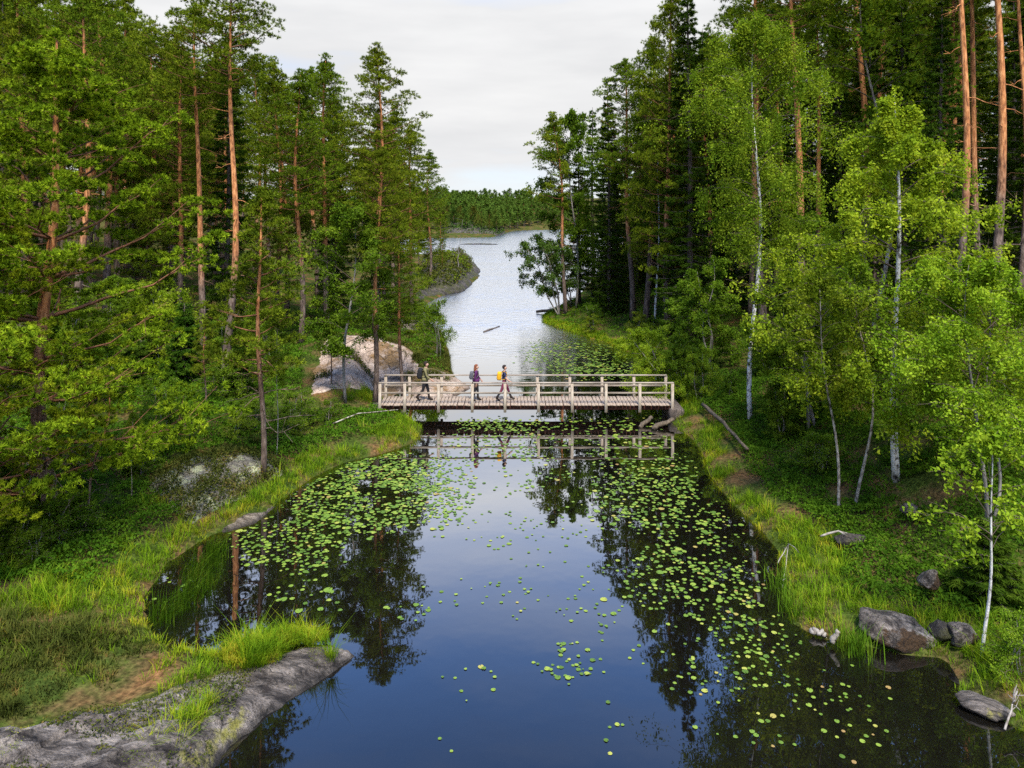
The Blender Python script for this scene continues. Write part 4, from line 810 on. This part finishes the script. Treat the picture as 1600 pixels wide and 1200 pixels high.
# ------------------------------------------------------------------ footbridge
def wood(name, stops, sc=3, st=(6, 1, 1)): return rough_mat(name, stops, sc, .35, .85, stretch=st, dist=.015)
M['post'] = wood('pale_post_wood', [(.32, (.25, .19, .13)), (.5, (.50, .41, .31)), (.7, (.68, .59, .47))], 3, (3, 3, .5))
M['rail'] = wood('weathered_rail_wood', [(.32, (.13, .10, .075)), (.5, (.29, .235, .18)), (.7, (.46, .385, .30))], 3, (.4, 4, 4))
M['plank'] = wood('deck_plank_wood', [(.32, (.17, .12, .085)), (.5, (.36, .275, .205)), (.7, (.52, .42, .33))], 4, (5, .6, 1))
M['beam'] = wood('dark_red_beam', [(.3, (.035, .012, .008)), (.6, (.08, .028, .018)), (.8, (.13, .05, .03))], 3, (.4, 3, 3))
br = bpy.data.objects.new('footbridge', None); C.objects.link(br); Y0, Y1, DK = 34.5, 35.95, .76
X0, X1 = xat(592, Y0), xat(1052, Y0); br.location = ((X0+X1)/2, (Y0+Y1)/2, 0); bx = np.array(br.location)
tag(br, 'wooden footbridge with plank deck and post railings across the inlet', 'bridge')
def bpart(name, c, d, mat, me=None, rot=None):
    if me is None: m = MB(); m.box((0, 0, 0), d); me = m.mesh(name, mat)
    o = obj(name, me, br, np.asarray(c)-bx)
    if rot: o.rotation_euler = rot
    return o, me
r = np.random.default_rng(501)
pms = []
for w in (.150, .146, .153): m = MB(); m.box((0, 0, 0), (w, Y1-Y0+.16, .05)); pms.append(m.mesh('plank', M['plank']))
n = int((X1-X0)/.172)
for i in range(n):
    x = X0+.1+i*.172
    o, _ = bpart('plank', (x+r.normal()*.004, (Y0+Y1)/2+r.normal()*.012, DK-.025+r.normal()*.005), None, None, pms[i % 3]); o.rotation_euler = (0, r.normal()*.02, r.normal()*.014)
for y in (Y0+.12, (Y0+Y1)/2, Y1-.12): bpart('beam', ((X0+X1)/2, y, DK-.05-.115), (X1-X0-.1, .16, .22), M['beam'])
XP = [xat(q, Y0) for q in (594, 633, 685.5, 737.5, 789.5, 841.5, 894, 946.5, 999, 1050.5)]
pm = None
for side, y in ((0, Y0-.085), (1, Y1+.085)):
    for i, x in enumerate(XP):
        hp = 1.40 if 0 < i < 9 else 1.55
        m = MB(); m.box((0, 0, 0), (.135, .11, hp)); bpart('post', (x+r.normal()*.01, y, 1.80-hp/2), None, None, m.mesh('post', M['post']), (r.normal()*.006, r.normal()*.012, 0))
    s = 1 if side else -1
    for a in range(3):
        xa, xb = XP[a*3], XP[a*3+3]
        bpart('top_rail', ((xa+xb)/2, y-s*.02, 1.828), (xb-xa-.008+(.12 if a in (0, 2) else 0), .15, .045), M['rail'])
        bpart('middle_rail', ((xa+xb)/2, y-s*.078, 1.32), (xb-xa-.01, .035, .085), M['rail'])
for s, x in ((-1, X0-.15), (1, X1+.15)):
    bpart('abutment', (x, (Y0+Y1)/2, .28), (.7, 1.9, .62), M['sprucebark'])

# ------------------------------------------------------------------ loose wood
def log(name, pts, rad, mat, label, k=8, cat='log', branches=0, seed=1):
    r = np.random.default_rng(seed); P = np.array(pts, float); c = P.mean(0); m = MB(); t = np.linspace(0, 1, 9)
    Q = np.stack([np.interp(t, np.linspace(0, 1, len(P)), P[:, j]) for j in range(3)], -1); Q[1:-1] += r.normal(size=(7, 3))*rad[0]*.35
    m.tube(Q-c, np.linspace(rad[0], rad[1], 9)*r.uniform(.9, 1.1, 9), k)
    for _ in range(branches):
        i = r.integers(2, 8); d = unit(Q[-1]-Q[0]+r.normal(size=3)*np.linalg.norm(Q[-1]-Q[0])*.6); L = np.linalg.norm(Q[-1]-Q[0])*r.uniform(.15, .4)
        e = Q[i]+d*L; e[2] = max(e[2], .02); m.tube(np.array([Q[i], (Q[i]+e)/2+r.normal(size=3)*L*.1, e])-c, [rad[1]*.8+.004, rad[1]*.6+.003, .003], 4)
    o = obj(name, m.mesh(name, mat, True), loc=c); tag(o, label, cat); return o
def A(px, py, z): return at(px, py, z)
log('log', [A(1000, 668, .02), A(1018, 652, .3)], (.10, .09), M['oldwood'], 'short cut log sloping into the water below the bridge end')
log('log', [A(1020, 670, .05), A(1052, 655, .35)], (.12, .10), M['oldwood'], 'thicker brown log lying right of the short cut log')
log('fallen_log', [A(1098, 632, .9), A(1130, 660, .95), A(1168, 702, .75)], (.09, .06), M['oldwood'], 'long brown log lying down the bank beside the bridge')
log('fallen_branch', [A(520, 662, .7), A(560, 646, 1.0), A(622, 640, .9)], (.03, .012), M['palebark'], 'pale fallen branch lying on the grass before the bridge')
log('floating_log', [A(756, 519, .0), A(780, 510, .02)], (.09, .06), M['sprucebark'], 'dark log floating in the lake beyond the bridge')
log('fallen_log', [A(838, 487, .15), A(878, 484, .5)], (.14, .10), M['sprucebark'], 'dark log jutting over the water at the forest corner', branches=3)
log('driftwood', [A(1282, 838, .55), A(1310, 830, .75), A(1345, 845, .65)], (.035, .02), M['deadwood'], 'bleached driftwood branch on the right bank stone', branches=3, cat='driftwood')
log('driftwood', [A(1215, 880, .35), A(1232, 850, .6), A(1222, 920, .15)], (.015, .008), M['deadwood'], 'dead twigs sticking out over the right waterline', branches=6, cat='driftwood', seed=4)
log('driftwood', [A(1300, 1005, .1), A(1310, 985, .4)], (.06, .05), M['deadwood'], 'short pale stump at the water left of the flat boulder', cat='driftwood')
log('driftwood', [A(1268, 985, .15), A(1290, 992, .1)], (.07, .06), M['deadwood'], 'stub of reddish wood in the grass at the right waterline', cat='driftwood', seed=6)
log('dead_branch', [A(1420, 745, 1.4), A(1460, 715, 1.6)], (.03, .015), M['deadwood'], 'bare grey branch poking from dark bilberry on the right', cat='branch', branches=1)
log('dead_branch', [A(1570, 1140, .25), A(1590, 1080, .6)], (.02, .01), M['deadwood'], 'tangled dead branch in the bottom right corner', cat='branch', branches=8, seed=9)
log('dead_branch', [A(-20, 700, 2.4), A(55, 720, 2.3), A(45, 760, 2.0), A(0, 810, 1.6)], (.025, .012), M['deadwood'], 'bare crooked grey branch at the left edge', cat='branch', branches=3, seed=10)
log('snag', [A(716, 455, .1), A(716, 383, 4.2)], (.14, .03), M['sprucebark'], 'thin dead snag on the headland tip', cat='snag', branches=9, seed=12)

# ------------------------------------------------------------------ people
def person(name, x, y, z, H, pose, cols, label):
    """walking towards +X; one skinned body, clothing zones by limb"""
    V, R, Z, E = [], [], [], []
    def v(p, rad, zone, par=None):
        V.append(p); R.append(rad if hasattr(rad, '__len__') else (rad, rad)); Z.append(zone)
        if par is not None: E.append((par, len(V)-1))
        return len(V)-1
    ln = pose.get('lean', 0.0); sh = lambda q: (q[0]+ln*(q[2]-.92), q[1], q[2])
    pel = v((0, 0, .93), (.135, .155), 'leg'); wa = v(sh((0, 0, 1.08)), (.115, .14), 'top', pel); ch = v(sh((.01, 0, 1.28)), (.125, .165), 'top', wa)
    sb = v(sh((0, 0, 1.42)), (.10, .13), 'top', ch); nk = v(sh((.015, 0, 1.50)), .055, 'skin', sb); jaw = v(sh((.035, 0, 1.565)), .07, 'skin', nk)
    hd = v(sh((.03, 0, 1.635)), (.095, .078), 'skin', jaw); v(sh((.02, 0, 1.695)), (.072, .062), 'skin', hd); v(sh((.135, 0, 1.60)), .016, 'skin', hd)
    for s, key in ((1, 'l'), (-1, 'r')):
        th, kn, ft = pose['leg_'+key]      # thigh swing, knee bend, foot pitch
        hp = np.array((0, s*.09, .90)); v0 = v(tuple(hp), .105, 'leg', pel)
        k = hp+.43*np.array((math.sin(th), 0, -math.cos(th))); mid = v(tuple((hp+k)/2), .088, 'leg', v0); v1 = v(tuple(k), .066, 'leg', mid)
        a = k+.43*np.array((math.sin(th-kn), 0, -math.cos(th-kn))); cf = v(tuple(k*.62+a*.38), .06, 'shin', v1); v2 = v(tuple(a+np.array((0, 0, .03))), .05, 'boot', cf)
        hl = v(tuple(a+np.array((-.03, 0, -.035))), .046, 'boot', v2); fd = np.array((math.cos(ft), 0, math.sin(ft)))
        b = v(tuple(a+fd*.11+np.array((0, 0, -.045))), .045, 'boot', v2); v(tuple(a+fd*.19+np.array((0, 0, -.05))), .034, 'boot', b)
        sw, el = pose['arm_'+key]; so_ = np.array(sh((0, s*.185, 1.41))); v3 = v(tuple(so_), .066, 'top', sb)
        e = so_+.29*np.array((math.sin(sw), s*.16, -math.cos(sw))); am = v(tuple((so_+e)/2), .056, 'top', v3); v4 = v(tuple(e), .045, pose.get('sleeve', 'top'), am)
        fdv = np.array((math.sin(sw+el), 0, -math.cos(sw+el))); w = e+.25*fdv; fm = v(tuple((e+w)/2), .041, pose.get('sleeve', 'top'), v4); v5 = v(tuple(w), .03, 'skin', fm)
        pl = w+.075*fdv; v6 = v(tuple(pl), (.018, .036), 'skin', v5); sd2 = np.array((math.cos(sw+el), 0, math.sin(sw+el)))
        for q, (o_, l_) in enumerate(((-.03, .062), (-.01, .075), (.01, .072), (.03, .055))):
            f1 = v(tuple(pl+fdv*.03+sd2*o_), .009, 'skin', v6); v(tuple(pl+fdv*(.03+l_*.8)+sd2*o_*1.05+np.array((0, -s*.022, 0))), .008, 'skin', f1)
        t1 = v(tuple(w+fdv*.035+sd2*.042), .011, 'skin', v5); v(tuple(w+fdv*.085+sd2*.055), .009, 'skin', t1)
    me = bpy.data.meshes.new(name); me.from_pydata([tuple(map(float, p)) for p in V], E, []); me.update()
    t = bpy.data.objects.new('tmp_body', me); C.objects.link(t); t.modifiers.new('skin', 'SKIN')
    sv = me.skin_vertices[0].data
    for i, rr in enumerate(R): sv[i].radius = rr; sv[i].use_root = (i == 0)
    ss = t.modifiers.new('sub', 'SUBSURF'); ss.levels = 2; ss.render_levels = 2
    dg = bpy.context.evaluated_depsgraph_get(); dg.update(); bm = bpy.data.meshes.new_from_object(t.evaluated_get(dg)); bpy.data.objects.remove(t)
    bm.name = name; zones = ['skin', 'top', 'leg', 'shin', 'boot']; bm.materials.clear()
    for zn in zones: bm.materials.append(cols[zn])
    P = np.array(V); EA = np.array(E)
    fc = np.empty(len(bm.polygons)*3); bm.polygons.foreach_get('center', fc); fc = fc.reshape(-1, 3)
    best = np.full(len(fc), 1e9); zi = np.zeros(len(fc), int)
    for a, b in EA:
        e = P[b]-P[a]; t_ = np.clip(((fc-P[a])@e)/(e@e+1e-9), 0, 1); dd = np.linalg.norm(fc-P[a]-t_[:, None]*e, axis=1)
        u = dd < best; best[u] = dd[u]; zi[u] = np.where(t_[u] > .45, zones.index(Z[b]), zones.index(Z[a]))
    bm.polygons.foreach_set('material_index', zi.astype(np.int32)); bm.polygons.foreach_set('use_smooth', np.ones(len(fc), bool)); bm.update()
    vz = np.array([q.co.z for q in bm.vertices]); sc = H/(vz.max()-vz.min())
    o = obj(name, bm, loc=(x, y, z-vz.min()*sc), sc=sc); tag(o, label, 'person')
    def blob(nm, c, rr, mat, cut=None, seed=1, warp=None):
        b_ = bmesh.new(); bmesh.ops.create_icosphere(b_, subdivisions=3, radius=1); Q = np.array([q.co for q in b_.verts]); T = np.array([[q.index for q in f.verts] for f in b_.faces]); b_.free()
        Q += unit(Q)*(fbm(Q[:, 0]*2+seed, Q[:, 1]*2+Q[:, 2]*2, seed, 3)*.1)[:, None]
        if warp: Q = warp(Q)
        return obj(nm, mesh(nm, Q*np.asarray(rr), T, mat, smooth=True), o, sh(c))
    hw = lambda Q: np.where((Q[:, :1] > .25) & (Q[:, 2:] < .35), Q*np.array((.25, .9, 1)), Q)
    blob('hair', (.0, 0, 1.665), (.115, .10, .11), cols['hair'], warp=hw, seed=3)
    if pose.get('long_hair'): blob('hair', (-.055, 0, 1.48), (.075, .13, .24), cols['hair'], seed=5)
    for s in (1, -1): blob('ear', (.02, s*.083, 1.62), (.022, .012, .032), cols['skin'], seed=2); blob('eye', (.112, s*.032, 1.635), (.012, .012, .009), M['eye'], seed=2)
    if pose.get('hem'): blob('jacket_hem', (-.005, 0, .97), (.175, .19, .17), cols['top'], seed=7)
    return o, sc, sh
def backpack(o, sc, sh, mat, size, label, strap):
    bm = bmesh.new(); bmesh.ops.create_cube(bm, size=1); bmesh.ops.bevel(bm, geom=bm.edges[:], offset=.22, segments=3, affect='EDGES', profile=.6)
    bmesh.ops.triangulate(bm, faces=bm.faces[:]); bm.verts.ensure_lookup_table()
    Q = np.array([v.co for v in bm.verts])*np.array(size); Q[:, 0] *= 1+.15*np.cos(Q[:, 2]/size[2]*3.1); T = np.array([[v.index for v in f.verts] for f in bm.faces]); bm.free()
    c = np.array(sh((-.145-size[0]/2, 0, 1.22)))*sc+np.array(o.location)
    root = obj('backpack', mesh('backpack', Q, T, mat, smooth=True), loc=c, sc=sc); root.rotation_euler = (0, .06, 0); tag(root, label, 'backpack')
    for s in (1, -1):
        m = MB(); m.tube(np.array([(size[0]*.42, s*.1, .16), (size[0]*.5+.11, s*.12, .265), (size[0]*.5+.235, s*.125, .20), (size[0]*.5+.26, s*.13, .05), (size[0]*.5+.16, s*.17, -.12), (size[0]*.45, s*.13, -.17)]), .016, 5); obj('strap', m.mesh('strap', strap, True), root)
    m = MB(); m.box((-size[0]*.52, 0, -size[2]*.16), (.05, size[1]*.62, size[2]*.36)); obj('front_pocket', m.mesh('front_pocket', mat), root)
M['eye'] = plain('eye_dark', (.02, .015, .012)); sk = plain('skin', (.52, .30, .21), .6); blk = plain('black_fabric', (.016, .016, .018)); boot = plain('boot_leather', (.03, .02, .016))
navy = plain('navy_fabric', (.03, .035, .085)); pur = plain('purple_jacket', (.085, .016, .085)); oli = plain('olive_jacket', (.19, .17, .075)); mar = plain('maroon_trousers', (.20, .035, .075)); yel_ = plain('yellow_pack', (.75, .38, .015)); gry = plain('grey_pack', (.10, .10, .115))
aub = plain('auburn_hair', (.20, .062, .025)); dkh = plain('dark_hair', (.025, .015, .012)); dt = plain('dark_trousers', (.02, .018, .022)); gai = plain('dark_gaiters', (.018, .02, .035))
w1 = dict(leg_l=(.30, .18, .05), leg_r=(-.18, .55, -.5), arm_l=(-.25, .35), arm_r=(.3, .6), lean=.06, hem=True)
o, s_, sh_ = person('person', xat(664, 35.2), 35.2, DK, 1.86, w1, dict(skin=sk, top=oli, leg=dt, shin=dt, boot=boot, hair=dkh), 'person in olive jacket and dark trousers walking onto the bridge')
backpack(o, s_, sh_, blk, (.2, .3, .46), 'black backpack worn by the person in olive', blk)
w2 = dict(leg_l=(.16, .12, .0), leg_r=(-.12, .28, -.2), arm_l=(.28, .35), arm_r=(-.15, .3), long_hair=True, hem=True)
o, s_, sh_ = person('person', xat(744, 35.2), 35.2, DK, 1.72, w2, dict(skin=sk, top=pur, leg=dt, shin=blk, boot=boot, hair=aub), 'person with long auburn hair in purple jacket on the bridge')
backpack(o, s_, sh_, gry, (.17, .27, .38), 'small grey backpack worn by the person in purple', gry)
w3 = dict(leg_l=(.46, .10, .12), leg_r=(-.36, .22, -.35), arm_l=(-.3, .4), arm_r=(.35, .55), sleeve='skin')
o, s_, sh_ = person('person', xat(788, 35.2), 35.2, DK, 1.69, w3, dict(skin=sk, top=navy, leg=mar, shin=gai, boot=boot, hair=dkh), 'person in navy shirt and maroon trousers leading across the bridge')
backpack(o, s_, sh_, yel_, (.2, .3, .40), 'yellow backpack worn by the person in navy', yel_)

# ------------------------------------------------------------------ water lilies
def lily_mat():
    m, nt, N, L = new_mat('lily_pad')
    oi = N('ShaderNodeObjectInfo'); g = N('ShaderNodeNewGeometry'); ad = N('ShaderNodeMath'); ad.operation = 'ADD'; L(oi.outputs['Random'], ad.inputs[0]); L(g.outputs['Random Per Island'], ad.inputs[1])
    fr = N('ShaderNodeMath'); fr.operation = 'FRACT'; L(ad.outputs[0], fr.inputs[0])
    r = ramp(N, [(0, (.055, .105, .012)), (.5, (.105, .175, .02)), (.88, (.18, .245, .03)), (.97, (.28, .28, .05)), (1, (.24, .15, .05))]); L(fr.outputs[0], r.inputs[0])
    tc = N('ShaderNodeTexCoord'); n = N('ShaderNodeTexNoise'); n.inputs['Scale'].default_value = 14; L(tc.outputs['Object'], n.inputs[0])
    bp = N('ShaderNodeBump'); bp.inputs['Strength'].default_value = .25; bp.inputs['Distance'].default_value = .02; L(n.outputs[0], bp.inputs['Height'])
    p = N('ShaderNodeBsdfPrincipled'); p.inputs['Roughness'].default_value = .45; p.inputs['Specular IOR Level'].default_value = .3; L(r.outputs[0], p.inputs['Base Color']); L(bp.outputs[0], p.inputs['Normal'])
    o = N('ShaderNodeOutputMaterial'); L(p.outputs[0], o.inputs[0]); return m
LM = lily_mat()
def pad_arrays(r, kk=18):
    """heart-notched floating leaf, slightly dished, unit radius"""
    k = kk; a = np.linspace(.16, TAU-.16, k); R = 1+.05*np.sin(a*3+r.uniform(0, 6))+r.normal(size=k)*.015; el = r.uniform(.86, 1.0)
    rim = np.stack([np.cos(a)*R, np.sin(a)*R*el, .02*np.sin(a*2+r.uniform(0, 6))+r.uniform(.0, .02)], -1)
    mid = rim*np.array((.55, .55, 0))+np.array((0, 0, .012)); V = np.vstack([[(.12, 0, .0)], mid, rim]); T = []
    for i in range(k-1): T += [(0, 1+i, 2+i), (1+i, 1+k+i, 2+k+i), (1+i, 2+k+i, 2+i)]
    return V, np.array(T)
r = np.random.default_rng(601); PADS = [pad_arrays(r) for _ in range(6)]; PM = [mesh('lily_pad', V, T, LM, smooth=True) for V, T in PADS]
# (centre px, py, radius px, py, count, mean radius m)
ZONES = [(560, 785, 130, 45, 620, .125), (605, 745, 85, 35, 420, .13), (450, 850, 85, 40, 210, .12), (690, 765, 60, 55, 220, .12), (480, 930, 60, 25, 22, .12), (640, 945, 80, 25, 16, .12), (590, 722, 60, 16, 160, .14),
         (790, 690, 100, 28, 170, .13), (800, 735, 120, 35, 99, .12), (775, 663, 55, 10, 99, .14), (930, 660, 110, 14, 99, .15), (985, 700, 65, 28, 99, .15), (1030, 745, 65, 38, 140, .13),
         (1000, 780, 80, 45, 220, .125), (1085, 825, 60, 55, 170, .12), (1050, 895, 80, 50, 130, .115), (1140, 925, 60, 60, 100, .11), (850, 920, 140, 50, 60, .09), (895, 1035, 50, 30, 40, .095), (1000, 990, 90, 50, 30, .09),
         (1185, 1000, 60, 45, 70, .10), (1130, 1050, 80, 45, 40, .095), (1270, 1060, 70, 45, 30, .09), (1340, 1120, 60, 60, 22, .09), (1200, 1130, 90, 40, 22, .09), (950, 1130, 50, 50, 10, .09), (730, 1065, 60, 30, 9, .09), (690, 1160, 30, 15, 3, .09), (1050, 645, 18, 8, 10, .14),
         (890, 560, 70, 22, 420, .17), (940, 580, 60, 14, 240, .17), (860, 545, 40, 14, 120, .17), (265, 925, 50, 18, 16, .11), (820, 825, 120, 40, 70, .10), (1235, 900, 30, 60, 10, .10)]
pads = []
for cx, cyy, rx, ry, n, sz in ZONES:
    n = int(n*1.7) if n >= 90 else int(n*1.25)
    q = unit(r.normal(size=(n, 2)))*np.sqrt(r.uniform(0, 1, (n, 1)))*r.uniform(.7, 1.35, (n, 1))
    pw_ = np.array([at(cx+u*rx, cyy+w*ry)[:2] for u, w in q]); q = q[fbm(pw_[:, 0]*.9, pw_[:, 1]*.9, 610, 3) > -.3+.25*r.normal(size=n)*.5]
    for u, w in q:
        p = at(cx+u*rx, cyy+w*ry); pads.append((p[0], p[1], sz*.46*np.exp(r.normal()*.26)))
pads = np.array(pads); d, _ = land(pads[:, 0], pads[:, 1]); pads = pads[d < -.2]
keep = []; cell = {}
for i, (x, y, s) in enumerate(pads):
    c = (int(x//.5), int(y//.5)); ok = True
    for a in (-1, 0, 1):
        for b in (-1, 0, 1):
            for j in cell.get((c[0]+a, c[1]+b), ()):
                if (pads[j, 0]-x)**2+(pads[j, 1]-y)**2 < (.52*(pads[j, 2]+s))**2: ok = False
    if ok: keep.append(i); cell.setdefault(c, []).append(i)
pads = pads[keep]; app = pads[:, 2]**2/pads[:, 1]**3; order = np.argsort(-app); big, rest = order[:300], order[300:]
for i in big:
    x, y, s = pads[i]; px = 800+x*F/y; py = HOR+F*HC/y
    if py < 990 and px < 740: lab, gr = 'round green lily pad in the crowded patch off the left bank', 'lily pads off the left bank'
    elif px > 1040: lab, gr = 'round green lily pad on dark water along the right bank', 'lily pads along the right bank'
    elif py > 985: lab, gr = 'lone green lily pad on open blue water in the foreground', 'lily pads on the open foreground water'
    else: lab, gr = 'round green lily pad in the middle of the inlet before the bridge', 'lily pads in mid inlet'
    o = obj('lily_pad', PM[i % 6], loc=(x, y, .008+(i % 7)*.0015), rz=r.uniform(0, TAU), sc=s); o.rotation_euler[0] = r.normal()*.02; o.rotation_euler[1] = r.normal()*.02; tag(o, lab, 'lily pad', gr)
PADS2 = [pad_arrays(r, 12) for _ in range(6)]; mb = MB()
for i in rest:
    x, y, s = pads[i]; V, T = PADS2[i % 6]; mb.add(V@rotz(r.uniform(0, TAU)).T*s+np.array((x, y, .008+(i % 7)*.0015)), T)
tag(obj('lily_pads', mb.mesh('lily_pads', LM, True)), 'drifts of many small lily pads around and beyond the bridge', 'lily pads', kind='stuff')
tri = sum(len(m.polygons) for m in bpy.data.meshes); print('TRIS', tri, 'OBJECTS', len(bpy.data.objects), 'PADS', len(pads))
